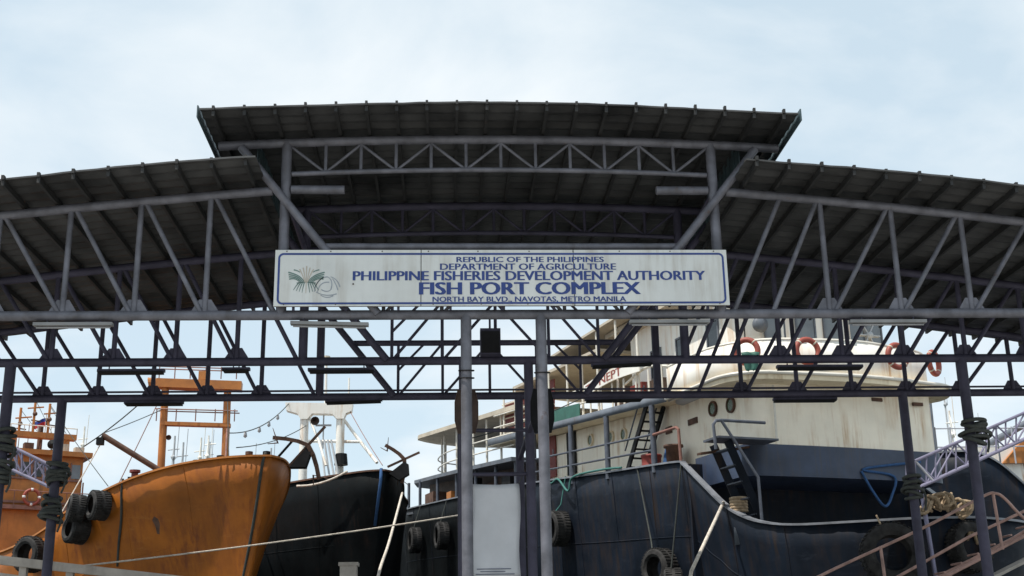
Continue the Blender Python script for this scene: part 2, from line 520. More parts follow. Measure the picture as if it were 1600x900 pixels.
# ------------------------------------------------------------------ signboard
sign = thing('signboard', 'long white signboard with blue lettering reading fish port complex on front truss', 'sign', (0, -0.2, 7.03))
SX, SZ0, SZ1, SYF = 3.6, 7.03, 7.93, -0.22
g = G(); g.box((-SX, SYF + .03, SZ0), (SX, SYF + .10, SZ1)); g.out('backing', 'seam', sign)
xs = [-SX - .01, -1.305, 1.125, SX + .01]
for i in range(3):
    g = G(); g.box((xs[i] + .007, SYF, SZ0 - .012), (xs[i + 1] - .007, SYF + .028, SZ1 + .012)); g.out('sign_panel', 'sign_white', sign)
def ring(x0, x1, z0, z1, r, wd, y):
    pts = []
    for cx, cz, a0 in ((x1 - r, z1 - r, 0), (x0 + r, z1 - r, 90), (x0 + r, z0 + r, 180), (x1 - r, z0 + r, 270)):
        for k in range(7):
            a = R(a0 + 15 * k); pts.append((cx, cz, math.cos(a), math.sin(a)))
    o = [(cx + c * r, y, cz + s_ * r) for cx, cz, c, s_ in pts]
    i_ = [(cx + c * (r - wd), y, cz + s_ * (r - wd)) for cx, cz, c, s_ in pts]
    n = len(o)
    return o + i_, [[k, (k + 1) % n, n + (k + 1) % n, n + k] for k in range(n)]
vs, fs = ring(-SX + .045, SX - .045, SZ0 + .012, SZ1 - .04, .085, .032, SYF - .004)
mesh('border_line', vs, fs, 'sign_blue', sign)
def text(body, x0, x1, zc, h, m, parent, y=SYF - .004, name='lettering', rot=None, off=0.0, place=None, bold=.028):
    cu = bpy.data.curves.new(name, 'FONT')
    cu.body = body
    cu.size = 1.0
    cu.offset = off
    cu.extrude = 0.0
    cu.resolution_u = 3
    to = bpy.data.objects.new('tmp', cu)
    COL.objects.link(to)
    bpy.context.view_layer.update()
    me = bpy.data.meshes.new_from_object(to.evaluated_get(bpy.context.evaluated_depsgraph_get()))
    bpy.data.objects.remove(to)
    vx = [v.co.x for v in me.vertices]; vz = [v.co.y for v in me.vertices]
    a, b, c, d = min(vx), max(vx), min(vz), max(vz)
    if ',' in body:
        c = 0.0 - off
    vs = []
    fs = []
    sh = bold / (b - a)
    for k in (-1, 0, 1):
        i0 = len(vs)
        for v in me.vertices:
            px = (v.co.x - a) / (b - a) + k * sh; pz = (v.co.y - c) / (d - c) - .5
            if place: vs.append(place(px, pz, k))
            else: vs.append((x0 + px * (x1 - x0), y - .0008 * (k + 1), zc + pz * h))
        fs += [[i + i0 for i in p.vertices] for p in me.polygons]
    xs_ = sorted((min(me.vertices[i].co.x for i in p.vertices), max(me.vertices[i].co.x for i in p.vertices)) for p in me.polygons)
    cuts = []; right = xs_[0][1]
    for a_, b_ in xs_:
        if a_ - right > .19: cuts.append((right + a_) / 2)
        right = max(right, b_)
    nm = len(me.vertices)
    groups = {}
    for f in fs:
        groups.setdefault(sum(me.vertices[f[0] % nm].co.x > c_ for c_ in cuts), []).append(f)
    for f_ in groups.values():
        used = sorted({i for f in f_ for i in f}); ix = {v: k for k, v in enumerate(used)}
        mesh(name, [vs[i] for i in used], [[ix[i] for i in f] for f in f_], m, parent)
text('REPUBLIC OF THE PHILIPPINES', -0.74, 1.61, 7.78, .088, 'sign_blue', sign)
text('DEPARTMENT OF AGRICULTURE', -1.00, 1.80, 7.66, .105, 'sign_blue', sign)
text('PHILIPPINE FISHERIES DEVELOPMENT AUTHORITY', -2.37, 3.23, 7.51, .155, 'sign_blue', sign, bold=.036)
text('FISH PORT COMPLEX', -1.32, 2.17, 7.30, .205, 'sign_blue', sign, bold=.045)
text('NORTH BAY BLVD., NAVOTAS, METRO MANILA', -1.12, 1.94, 7.122, .082, 'sign_blue', sign)
# emblems: flat painted strokes
def stroke(g, pts, w0, w1, y):
    P = [Vector((a, 0, b)) for a, b in pts]
    n = len(P); L_ = []; R_ = []
    for i, p in enumerate(P):
        d = (P[min(i + 1, n - 1)] - P[max(i - 1, 0)]).normalized()
        q = Vector((-d.z, 0, d.x))
        ww = (w0 + (w1 - w0) * i / (n - 1)) / 2
        L_.append((p.x + q.x * ww, y, p.z + q.z * ww)); R_.append((p.x - q.x * ww, y, p.z - q.z * ww))
    g.add(L_ + R_, [[i, i + 1, n + i + 1, n + i] for i in range(n - 1)])
def bez(a, b, c, n=8): return [((1-t)**2*a[0]+2*t*(1-t)*b[0]+t*t*c[0], (1-t)**2*a[1]+2*t*(1-t)*b[1]+t*t*c[1]) for t in [i/n for i in range(n+1)]]
ye = SYF - .004
ex, ez = -3.105, 7.405
g = G()
for sg in (-1, 1):
    for k in range(4):
        stroke(g, bez((ex + sg * (.03 + .022 * k), ez - .0), (ex + sg * (.08 + .03 * k), ez + .12 - .012 * k), (ex + sg * (.285 - .006 * k), ez + .165 - .038 * k)), .014, .022, ye)
        stroke(g, bez((ex + sg * (.03 + .028 * k), ez - .005), (ex + sg * (.045 + .04 * k), ez - .07), (ex + sg * (.03 + .045 * k + .03), ez - .17 + .014 * k)), .018, .008, ye)
    stroke(g, bez((ex + sg * .10, ez + .165), (ex + sg * .15, ez + .2), (ex + sg * .2, ez + .205)), .012, .02, ye)
stroke(g, [(ex - .15, ez - .012), (ex, ez + .005), (ex + .15, ez - .012)], .014, .014, ye)
g.out('leaf_emblem', 'logo_green', sign)
g = G()
for a in (-.11, -.055, 0, .055, .11):
    stroke(g, bez((ex + a * .2, ez), (ex + a * .6, ez + .15), (ex + a, ez + .27 - abs(a) * .5)), .010, .018, ye - .001)
stroke(g, [(ex, ez - .18), (ex, ez)], .010, .014, ye - .001)
g.out('grain_emblem', 'logo_gold', sign)
g = G()
fx, fz = -2.775, 7.345
for (a, b, c) in (((-.2, -.1), (-.17, .14), (.0, .15)), ((0, .15), (.1, .1), (.06, -.06)), ((-.15, -.1), (-.12, .08), (.03, .06)), ((.05, .15), (.16, .12), (.2, -.02)),
                  ((.08, .12), (.13, .05), (.17, -.07)), ((-.17, -.1), (-.02, -.19), (.15, -.13)), ((-.1, -.15), (0, -.22), (.1, -.16)), ((.06, -.06), (0, -.12), (-.09, -.06)), ((-.19, -.02), (-.14, .1), (-.06, .14))):
    stroke(g, bez((fx + a[0], fz + a[1]), (fx + b[0], fz + b[1]), (fx + c[0], fz + c[1])), .010, .016, ye)
g.out('fish_emblem', 'logo_grey', sign)
g = G(); g.revolve((-2.37, SYF - .01, 7.375), (0, 1, 0), [(0.0, 0), (.014, 0), (.014, .02)], 10); g.out('bolt', 'seam', sign)
for i in range(10):
    for z_ in (SZ0 + .012, SZ1 - .012):
        x = -3.45 + i * .765 + random.uniform(-.05, .05)
        G().revolve((x, SYF - .006, z_), (0, 1, 0), [(0, 0), (.011, 0), (.011, .01)], 8).out('bolt', 'seam', sign)
for i in range(9):
    x = -3.3 + i * .82
    g = G(); g.box((x - .02, SYF + .05, ZC + .03), (x + .02, SYF + .09, SZ0 + .02)); g.out('bracket', 'galv_dark', sign)

# ------------------------------------------------------------------ lamps on the chords
def lamp(xa, xb, y, z, label, tilt=0.0, dark=False):
    L_ = thing('tube_lamp', label, 'lamp', ((xa + xb) / 2, y, z), 'fluorescent lamps under the truss chords')
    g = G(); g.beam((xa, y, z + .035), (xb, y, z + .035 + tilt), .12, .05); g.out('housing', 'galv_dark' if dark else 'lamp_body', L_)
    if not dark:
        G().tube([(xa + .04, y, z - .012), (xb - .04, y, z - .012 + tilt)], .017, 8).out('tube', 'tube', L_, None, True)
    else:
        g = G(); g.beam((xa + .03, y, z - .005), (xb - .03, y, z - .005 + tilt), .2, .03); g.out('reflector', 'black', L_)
    for x in (xa + .2, xb - .2):
        G().tube([(x, y, z + .04), (x, y, z + .2)], .012, 6).out('hanger', 'galv_dark', L_)
lamp(-7.31, -6.10, -.02, 6.75, 'pale tube lamp under front truss at far left end')
lamp(-3.35, -2.13, -.02, 6.76, 'tilted tube lamp under front truss below left end of signboard', -.03)
lamp(2.01, 3.30, -.02, 6.76, 'pale tube lamp under front truss below right end of signboard')
lamp(5.58, 6.83, -.02, 6.75, 'pale tube lamp under front truss right of signboard')
lamp(-7.16, -5.97, D, 6.74, 'dark lamp under middle truss at far left', 0, True)
lamp(-4.95, -4.45, D, 6.76, 'short dark lamp under middle truss, left of signboard', 0, True)
lamp(-3.41, -2.20, D, 6.74, 'dark lamp under middle truss below emblems of signboard', 0, True)
lamp(1.75, 2.90, D, 6.80, 'dark lamp under middle truss in front of ship name board', .05, True)
lamp(5.2, 6.81, D, 6.75, 'long dark lamp under middle truss at right', 0, True)
lamp(-7.45, -6.26, 2*D, 6.80, 'dark lamp under rear truss above orange bow', 0, True)
lamp(-3.39, -2.22, 2*D, 6.80, 'dark lamp under rear truss above white gantry', .03, True)
lamp(1.97, 3.17, 2*D, 6.80, 'dark lamp under rear truss right of middle posts', .02, True)
lamp(5.93, 7.28, 2*D, 6.78, 'dark lamp under rear truss above white deckhouse', 0, True)
# hanging box on middle truss
hb = thing('loudspeaker', 'dark grey box loudspeaker on middle truss between the inner posts', 'loudspeaker', (-.11, D - .15, 7.2))
g = G(); g.box((-.29, D - .32, 6.98), (.08, D - .09, 7.46)); g.out('cabinet', 'galv_dark', hb)
g = G(); g.box((-.27, D - .335, 7.0), (.06, D - .322, 7.40)); g.out('grille', 'black', hb)
pipe('bracket', [(-.11, D - .2, 7.46), (-.11, D - .2, 7.75)], .02, 'galv_dark', hb)
# dark things strapped to posts
def bundle(x, y, z, r, h, label, name='rope_coil', m='rope_dark', off=(0, 0)):
    t = thing(name, label, 'rope', (x, y, z), 'dark rope coils tied to the posts')
    nloop = 7
    for k in range(nloop):
        zc_ = z - h / 2 + h * (k + .5) / nloop
        ra = r * random.uniform(.72, 1.0); tx, ty = random.uniform(-.35, .35), random.uniform(-.3, .3)
        ox, oy = off[0] * random.uniform(.3, 1.2) + random.uniform(-.025, .025), random.uniform(-.03, .03)
        pts = []
        for i in range(18):
            a = 2 * math.pi * i / 18
            rr = ra * (1 + .10 * math.sin(2 * a + k) + random.uniform(-.03, .03))
            pts.append((x + ox + rr * math.cos(a), y + oy + rr * math.sin(a), zc_ + rr * (tx * math.cos(a) + ty * math.sin(a))))
        G().tube(pts, .036, 7, True).out('rope_loop', m, t, None, True)
    pipe('loose_end', spline([(x + r, y - .05, z), (x + r * 1.15, y - .08, z - h * .5), (x + r * .9, y - .1, z - h * .95)], 4), .022, m, t, 6)
bundle(-8.7, D, 5.5, .20, .42, 'upper dark rope coil tied to leftmost post')
bundle(-8.7, D, 4.95, .19, .36, 'lower dark rope coil tied to leftmost post')
bundle(-8.72, 2*D, 5.42, .21, .44, 'upper dark rope coil on second post from left', off=(.06, 0))
bundle(-8.72, 2*D, 4.72, .20, .5, 'lower dark rope coil on second post from left')
bundle(8.74, D, 5.55, .22, .42, 'dark rope coil tied to rightmost post', off=(.08, 0))
bundle(8.70, 2*D, 4.95, .19, .5, 'dark rope coil on post before right ship tyre')
for sg, lab in ((-1, 'rusty curved plate strapped behind left front inner post'), (1, 'dark curved plate strapped behind right front inner post')):
    t = thing('backing_plate', lab, 'plate', (sg * .595, .13, 5.4))
    g = G(); vs = []
    for k in range(9):
        a = R(-80 + 20 * k)
        for z in (5.05, 5.25, 5.55, 5.75):
            wz = .19 if 5.2 < z < 5.6 else .14
            vs.append((sg * .595 + wz * math.sin(a), .13 + .05 * math.cos(a), z))
    g.add(vs, [[k*4+i, k*4+i+1, k*4+i+5, k*4+i+4] for k in range(8) for i in range(3)])
    o = g.out('plate', 'brown_plate' if sg < 0 else 'black', t)
    md = o.modifiers.new('s', 'SOLIDIFY'); md.thickness = .01
    for z in (5.9, 6.02) if sg < 0 else (5.98,):
        pipe('strap', [(sg * .595 + .118 * math.cos(a), .118 * math.sin(a), z + .02 * math.sin(a)) for a in [i * math.pi / 8 for i in range(16)]], .012, 'black', t, 6, True)
# tarpaulin panel
tp = thing('banner', 'plain pale grey banner panel hung between the middle inner posts', 'banner', (-.05, D + .1, 3.1))
vs = []; nx_, nz_ = 10, 16
for j in range(nz_ + 1):
    for i in range(nx_ + 1):
        vs.append((-.49 + .88 * i / nx_ + .02 * math.sin(j * .4), D + .12 + .012 * math.sin(i * 1.3 + j * .5), 4.70 - 1.62 * j / nz_ - .02 * math.sin(i / nx_ * 3.1)))
o = mesh('sheet', vs, [[j*(nx_+1)+i, j*(nx_+1)+i+1, (j+1)*(nx_+1)+i+1, (j+1)*(nx_+1)+i] for j in range(nz_) for i in range(nx_)], 'tarp', tp, None, True)
o.modifiers.new('s', 'SOLIDIFY').thickness = .004
for k, (xa, xb) in enumerate(((-.38, .22), (-.32, .12), (-.4, .28))):
    g = G(); g.box((xa, D + .098, 3.20 - .045 * k), (xb, D + .1, 3.215 - .045 * k)); g.out('faded_print', 'print', tp)
for sx in (-.48, .38):
    pipe('tie_cord', [(sx, D + .12, 4.69), (sx * 1.2, D + .05, 4.83)], .008, 'rope_dark', tp, 6)

# ------------------------------------------------------------------ hull builder
def hull(F, rail, name, m, parent, z0=-2.4, kbeam=lambda s: .8, rake=lambda s: 0., tc_=0.0, power=1.6, rows=14, dent=.012, n=5, thick=.07, seams=True):
    """rail: left side list (s,t,z) from far end to near end (t relative to centre tc_); mirrored on the right. smooth shell."""
    L_ = spline(rail, n)
    loop = L_ + [Vector((p.x, -p.y, p.z)) for p in reversed(L_[:-1])]
    vs = []
    for p in loop:
        kb = kbeam(p.x); rk = rake(p.x)
        for j in range(rows + 1):
            q = j / rows
            z = z0 + (p.z - z0) * q
            f = kb + (1 - kb) * q ** (power(p.x) if callable(power) else power)
            jit = 0
            if 0 < j < rows:
                jit = random.uniform(-dent, dent) * .5 + .022 * math.sin(p.x * 2 * math.pi / .9) * math.sin(q * 9.5) * (1 if p.y < 0 else -1)
            vs.append(F(p.x + rk * (1 - q) ** 1.2, tc_ + p.y * f + jit, z))
    W_ = rows + 1
    fs = [[i*W_+j, (i+1)*W_+j, (i+1)*W_+j+1, i*W_+j+1] for i in range(len(loop) - 1) for j in range(rows)]
    o = mesh(name, vs, fs, m, parent, None, True)
    md = o.modifiers.new('plate', 'SOLIDIFY'); md.thickness = thick; md.offset = 0
    if seams:
        c0 = [F(p.x, tc_, 0) for p in loop]
        def off(i, j):
            v = vs[i*W_+j]; d = v - c0[i]; d.z = 0
            if d.length < .05: d = -F.u
            return v + d.normalized() * (thick / 2 + .004)
        half = len(loop) // 2 + 2
        for j in (rows - 3, rows - 6, rows - 9):
            G().tube([off(i, j) for i in range(0, half)], .013, 5).out('weld_seam', m, o)
        acc = 0; k = 0
        for i in range(1, half):
            acc += (off(i, rows) - off(i - 1, rows)).length
            if acc > 2.1:
                acc = 0; k += 1
                j0 = rows - 3 if k % 2 else rows - 6
                G().tube([off(i, j) for j in range(j0, rows + 1)], .013, 5).out('weld_seam', m, o)
    return o, loop
def cap(F, loop, tc_, name, m, parent, wd=.2, th=.05, i0=0, i1=None):
    P = [F(p.x, tc_ + p.y, p.z) for p in loop[i0:i1]]
    n = len(P); vs = []
    for i, p in enumerate(P):
        d = (P[min(i + 1, n - 1)] - P[max(i - 1, 0)]).normalized()
        q = Vector((0, 0, 1)).cross(d); q.normalize()
        u_ = d.cross(q) * -1
        if u_.z < 0: u_ = -u_
        for a, b in ((-1, 0), (1, 0), (1, 1), (-1, 1)):
            vs.append(p + q * a * wd / 2 + u_ * (b * th - .01))
    fs = [[i*4+k, i*4+(k+1) % 4, (i+1)*4+(k+1) % 4, (i+1)*4+k] for i in range(n - 1) for k in range(4)]
    fs += [[0, 3, 2, 1], [(n-1)*4 + k for k in range(4)]]
    o = mesh(name, vs, fs, m, parent)
    return o
def extrude(F, plan, z0, z1, name, m, parent, closed=True, capz=True, thick=None, smooth=True):
    """plan: (s,t) loop; z0,z1 numbers or functions of s"""
    f0 = z0 if callable(z0) else (lambda s: z0)
    f1 = z1 if callable(z1) else (lambda s: z1)
    n = len(plan)
    vs = [F(s, t, f0(s)) for s, t in plan] + [F(s, t, f1(s)) for s, t in plan]
    fs = [[i, (i + 1) % n, n + (i + 1) % n, n + i] for i in range(n if closed else n - 1)]
    if capz and closed:
        fs += [list(range(n))[::-1], [n + i for i in range(n)]]
    o = mesh(name, vs, fs, m, parent, None, smooth)
    if smooth: sharp(o, 35)
    if thick:
        md = o.modifiers.new('t', 'SOLIDIFY'); md.thickness = thick; md.offset = 0
    return o
def tyre(c, ax, r, wd, label, group, rope=None, ropem='rope_dark'):
    t = thing('tyre_fender', label, 'tyre', c, group)
    prof = [(r * .58, -wd * .40), (r * .72, -wd * .5), (r * .90, -wd * .47), (r * .98, -wd * .38), (r, -wd * .2), (r, wd * .2), (r * .98, wd * .38), (r * .90, wd * .47), (r * .72, wd * .5), (r * .58, wd * .40),
            (r * .66, wd * .36), (r * .8, wd * .2), (r * .8, -wd * .2), (r * .66, -wd * .36), (r * .58, -wd * .40)]
    o = G().revolve(c, ax, prof, 36).out('casing', 'rubber', t, None, True)
    sharp(o, 35)
    g = G(); ax = Vector(ax).normalized(); q = ax.cross(Vector((0, 0, 1))).normalized(); e = ax.cross(q)
    for k in range(36):
        a = 2 * math.pi * k / 36
        d = q * math.cos(a) + e * math.sin(a)
        tn = -q * math.sin(a) + e * math.cos(a)
        for sgn in (-1, 1):
            p = Vector(c) + d * (r + .006) + ax * wd * .24 * sgn + tn * (.03 * sgn)
            g.beam(p - ax * wd * .16, p + ax * wd * .16, .055 * r * 1.6, .024, d)
    g.out('tread', 'rubber', t)
    if rope: pipe('hanging_rope', rope, .022, ropem, t, 6)
    return t

# ------------------------------------------------------------------ blue ship (right)
A = Frame((9.2, 12.3), 18)
blue = thing('fishing_ship', 'large dark blue hulled ship with cream and white deckhouse at right', 'ship', A(8, .4, -1.6))
TC = .4
railL = [(34, 0, 8.9), (33.4, -1.5, 8.85), (32, -2.7, 8.75), (29, -3.4, 8.55), (24, -3.6, 8.25), (19.7, -3.62, 8.0), (15.6, -3.62, 7.76), (11.6, -3.6, 7.45), (7.57, -3.6, 7.10), (5, -3.6, 6.9),
         (2.75, -3.6, 6.71), (2.45, -3.6, 6.62), (2.06, -3.6, 6.36), (1.43, -3.6, 5.93), (.54, -3.6, 5.34), (-.2, -3.58, 4.98), (-1, -3.5, 4.72), (-2, -3.25, 4.55), (-3.2, -2.5, 4.5), (-3.95, -1.4, 4.52), (-4.25, 0, 4.54)]
hb_, loopA = hull(A, railL, 'hull', 'bluehull', blue, kbeam=lambda s: .86 if s > 3 else .80, rake=lambda s: -1.0 if s > 30 else (1.2 if s < -2 else (0.3 * (1 - s) * (s < 1))), tc_=TC, n=4)
hb_.data.materials.append(MATS['blackhull'])
for i_, f_ in enumerate(hb_.data.polygons):
    if loopA[min(i_ // 14, len(loopA) - 1)].x > 14.2: f_.material_index = 1
cap(A, loopA, TC, 'rail_cap', 'cap', hb_, .17, .05)
def zsh(z): return lambda s: z + .08 * max(0, s - 2.5)
# decks
dk = [(max(p.x, -3.2) , TC + p.y * .86) for p in loopA if p.x < 2.6]
extrude(A, dk, 3.55, 3.6, 'stern_deck', 'bluegrey', blue, smooth=False)
pl = [(2.3, -3.1), (15, -3.1), (15, 3.9), (2.3, 3.9)]
extrude(A, pl, lambda s: 6.2 + .08 * (s - 2.5), lambda s: 6.3 + .08 * (s - 2.5), 'main_deck', 'concrete', blue, smooth=False)
extrude(A, [(2.25, -3.15), (2.35, -3.15), (2.35, 3.95), (2.25, 3.95)], 3.6, 6.6, 'stern_bulkhead', 'bluehull', blue, smooth=False)
fp = [(s, TC + t * 1.0) for s, t in ((15.2, -3.6), (19.7, -3.6), (24, -3.5), (28.5, -3.3), (31, -2.4), (32.2, -1.0), (32.2, 1.0), (31, 2.4), (28.5, 3.3), (24, 3.5), (19.7, 3.6), (15.2, 3.6))]
extrude(A, fp, lambda s: 8.65 + .075 * (s - 15), lambda s: 8.8 + .075 * (s - 15), 'forecastle_deck', 'bluegrey', blue, smooth=False)
fh = [(15.0, -2.0), (29, -2.0), (30.5, -.6), (30.5, 1.4), (29, 2.8), (15.0, 2.8)]
fo = extrude(A, fh, lambda s: 6.4 + .075 * (s - 2.5), lambda s: 8.66 + .075 * (s - 15), 'forecastle_house', 'brown_plate', blue)
extrude(A, [(15, -3.1), (29, -3.1), (31, -1.8), (31, 2.6), (29, 3.9), (15, 3.9)], lambda s: 6.3 + .075 * (s - 2.5), lambda s: 6.4 + .075 * (s - 2.5), 'fore_well_deck', 'bluegrey', blue, smooth=False)
for s_ in (15.4, 17.5, 19.8, 22.2, 24.8, 27.4, 29.2):
    pipe('stanchion', [A(s_, TC - 3.35, 7.6 + .06 * (s_ - 15)), A(s_, TC - 3.35, 8.72 + .075 * (s_ - 15))], .07, 'rail_blue', blue, 10)
for s_, w_, h_, m_ in ((16.6, .9, .9, 'black'), (18.9, 1.1, .7, 'rust_iron'), (21.2, .7, 1.1, 'black'), (26.2, 1.2, .8, 'rust_iron'), (23.4, .6, .7, 'orange_paint')):
    g = G(); g.beam(A(s_ - w_ / 2, -2.6, 7.3 + .075 * (s_ - 15) + h_ / 2), A(s_ + w_ / 2, -2.6, 7.3 + .075 * (s_ - 15) + h_ / 2), .6, h_); g.out('deck_gear', m_, blue)
# blue band and rounded white house
def rplan(s_front, tl, tr, r, s_back, n=8, bulge=.25):
    P = [(s_back, tl)]
    for k in range(n + 1):
        a = R(90 * k / n); P.append((s_front + r - r * math.sin(a), tl + r - r * math.cos(a)))
    w_ = (tr - r) - (tl + r)
    for k in range(1, n):
        q = k / n; P.append((s_front - bulge * math.sin(math.pi * q), tl + r + w_ * q))
    for k in range(n + 1):
        a = R(90 - 90 * k / n); P.append((s_front + r - r * math.sin(a), tr - r + r * math.cos(a)))
    P.append((s_back, tr))
    return P
extrude(A, rplan(0, -2.75, 3.45, .5, 2.6, bulge=.08), lambda s: 6.0, lambda s: 6.80, 'blue_band', 'blueband', blue)
hs = extrude(A, rplan(.02, -2.4, 3.3, .45, 14.5, bulge=.07), lambda s: 6.3 + .08 * max(0, s - 2.5), lambda s: 8.36 + .08 * max(0, s - 2.5), 'deckhouse', 'house_paint', blue)
# upper deck: overhanging slab with grey-blue edge
ud = rplan(-.55, -3.2, 3.95, 1.2, 17.6)
us = extrude(A, ud, lambda s: 8.36 + .08 * max(0, s - 2.5), lambda s: 8.50 + .08 * max(0, s - 2.5), 'upper_deck', 'cream', blue)
extrude(A, [(s, -3.215) for s in (17.6, 12, 8, 5, 3.2)], lambda s: 8.40 + .08 * (s - 2.5), lambda s: 8.64 + .08 * (s - 2.5), 'deck_edge', 'bluegrey', us, closed=False, thick=.03)
# bulwark of the bridge front
bw = rplan(-.42, -3.02, 3.75, 2.0, 3.4)
extrude(A, bw, 8.5, 9.46, 'bridge_bulwark', 'white', blue, closed=False, thick=.06)
pipe('bulwark_rail', [A(s, t, 9.48) for s, t in bw], .045, 'offwhite_pipe', blue, 8)
pipe('fender_moulding', [A(s, t, 8.53) for s, t in rplan(-.57, -3.22, 3.97, 1.2, 3.2)], .05, 'offwhite_pipe', blue, 8)
# wheelhouse
wp = rplan(1.1, -2.05, 2.95, .7, 7.5, bulge=.35)
wh = extrude(A, wp, 8.5, 11.5, 'wheelhouse', 'white', blue)
wr = rplan(.4, -2.6, 3.5, .9, 8.2, bulge=.35)
extrude(A, wr, 11.5, 11.66, 'wheelhouse_roof', 'beige', blue)
def pane(F, c_s, c_t, z, w_, h, nrm, parent, m='glass', fr='bluegrey'):
    """window: frame proud of the wall, pane inside; nrm=(ds,dt) outward"""
    ln = math.hypot(*nrm); ds, dt = nrm[0] / ln, nrm[1] / ln
    ts, tt = -dt, ds
    def P(a, b, o): return F(c_s + ts * a + ds * o, c_t + tt * a + dt * o, z + b)
    g = G(); e = .05
    for a0, a1, b0, b1 in ((-w_/2-e, w_/2+e, h/2, h/2+e), (-w_/2-e, w_/2+e, -h/2-e, -h/2), (-w_/2-e, -w_/2, -h/2, h/2), (w_/2, w_/2+e, -h/2, h/2)):
        g.add([P(a0,b0,-.02),P(a1,b0,-.02),P(a1,b1,-.02),P(a0,b1,-.02),P(a0,b0,.035),P(a1,b0,.035),P(a1,b1,.035),P(a0,b1,.035)],
              [[0,1,2,3],[7,6,5,4],[0,4,5,1],[1,5,6,2],[2,6,7,3],[3,7,4,0]])
    f_ = g.out('window', fr, parent)
    g = G(); g.add([P(-w_/2,-h/2,.012),P(w_/2,-h/2,.012),P(w_/2,h/2,.012),P(-w_/2,h/2,.012)], [[0,1,2,3]])
    g.out('pane', m, f_)
for t in (-1.0, -.15, .7, 1.55, 2.3):
    q = (t + 1.35) / (2.25 + 1.35)
    pane(A, 1.1 - .35 * math.sin(math.pi * max(0, min(1, q))) - .02, t, 10.28, .52, .85, (-1, -.12 * (1 - 2 * q)), wh, 'glass_light')
for s in (2.4, 4.2, 5.8):
    pane(A, s, -2.07, 10.2, .55, .8, (0, -1), wh)
# bell/round searchlight on the wheelhouse front
g = G(); g.revolve(A(.72, -1.6, 10.15), A(-1, 0, 0) - A(0, 0, 0), [(0, .12), (.18, .1), (.23, 0), (.18, -.12), (0, -.2)], 16); g.out('searchlight', 'bluegrey', blue, None, True)
# portholes
def porthole(F, s, t, z, nrm, r, parent, m='porthole_green', fr='cream'):
    n = (F(nrm[0], nrm[1], 0) - F(0, 0, 0)).normalized()
    c = F(s, t, z)
    o = G().revolve(c, n, [(r + .05, -.03), (r + .05, .03), (r, .035), (r, .0)], 20).out('porthole', fr, parent, None, True)
    sharp(o)
    G().revolve(c, n, [(0, .012), (r, .012)], 20).out('pane', m, o)
for s, z in ((9.96, 8.62), (8.42, 8.45), (7.51, 8.38)):
    porthole(A, s, -2.43, z - .05, (0, -1), .155, hs)
for s, z in ((2.06, 8.08), (1.14, 8.0)):
    porthole(A, s, -2.43, z, (0, -1), .16, hs, 'porthole_green', 'rust_iron')
for s, t, w_, h_ in ((3.2, -2.41, .5, .16), (4.6, -2.41, .35, .2)):
    g = G(); g.beam(A(s - w_ / 2, t, 7.95), A(s + w_ / 2, t, 7.95), .06, h_); g.out('vent', 'rust_iron', hs)
for k, t_ in enumerate((-1.6, -.2, 1.3, 2.6)):
    g = G(); g.beam(A(-.06, t_ - .16, 8.12 - .05 * (k % 2)), A(-.06, t_ + .16, 8.12 - .05 * (k % 2)), .05, .09); g.out('deck_drain', 'rust_iron', hs)
pipe('pipe_run', [A(-.08, -1.9, 6.9), A(-.1, -1.9, 8.3)], .03, 'offwhite_pipe', hs, 8)
# doors on the house side
for s, m in ((11.5, 'black'), (13.2, 'red')):
    g = G(); zz = 6.95 + .08 * (s - 2.5)
    for a in (-.36, .36): pass
    P = [A(s - .36, -2.425, zz), A(s + .36, -2.425, zz), A(s + .36, -2.425, zz + 1.45), A(s - .36, -2.425, zz + 1.45), A(s - .36, -2.46, zz), A(s + .36, -2.46, zz), A(s + .36, -2.46, zz + 1.45), A(s - .36, -2.46, zz + 1.45)]
    g.add(P, [[0,1,2,3],[7,6,5,4],[0,4,5,1],[1,5,6,2],[2,6,7,3],[3,7,4,0]])
    d_ = g.out('door', m, hs)
    G().tube([A(s - .25, -2.5, zz + .7), A(s - .25, -2.5, zz + .95)], .02, 6).out('handle', 'cap', d_)
# stanchions and side rails
for s in (4.1, 7.1, 9.8, 13.0):
    pipe('stanchion', [A(s, -3.2, 6.5 + .08 * (s - 2.5)), A(s, -3.2, 8.4 + .08 * (s - 2.5))], .085, 'rail_blue', blue, 12)
for dz in (.42, .86):
    pipe('side_rail', [A(s, -3.22, 6.72 + .075 * (s - 2.5) + dz) for s in (14.5, 10, 6, 4.1)], .032, 'rail_blue', blue, 8)
pipe('side_rail', [A(4.1, -3.22, 7.68), A(2.75, -3.2, 7.66), A(2.62, -3.2, 7.58), A(2.58, -3.2, 6.72)], .045, 'rail_red', blue, 8)
# ladder up to the upper deck
ld = part('ladder', blue)
for dt in (-.28, .28):
    g = G(); g.beam(A(6.2, -2.85 + dt, 6.65), A(4.55, -2.85 + dt, 8.62), .06, .17); g.out('stringer', 'black', ld)
for i in range(8):
    q = (i + .7) / 8.4
    g = G(); g.beam(A(6.2 - 1.65 * q, -3.12, 6.65 + 1.97 * q), A(6.2 - 1.65 * q, -2.58, 6.65 + 1.97 * q), .16, .03); g.out('tread', 'black', ld)
for dt in (-.3, .3):
    pipe('handrail', [A(6.0, -2.85 + dt, 7.55), A(4.6, -2.85 + dt, 9.2)], .025, 'rail_blue', ld, 6)
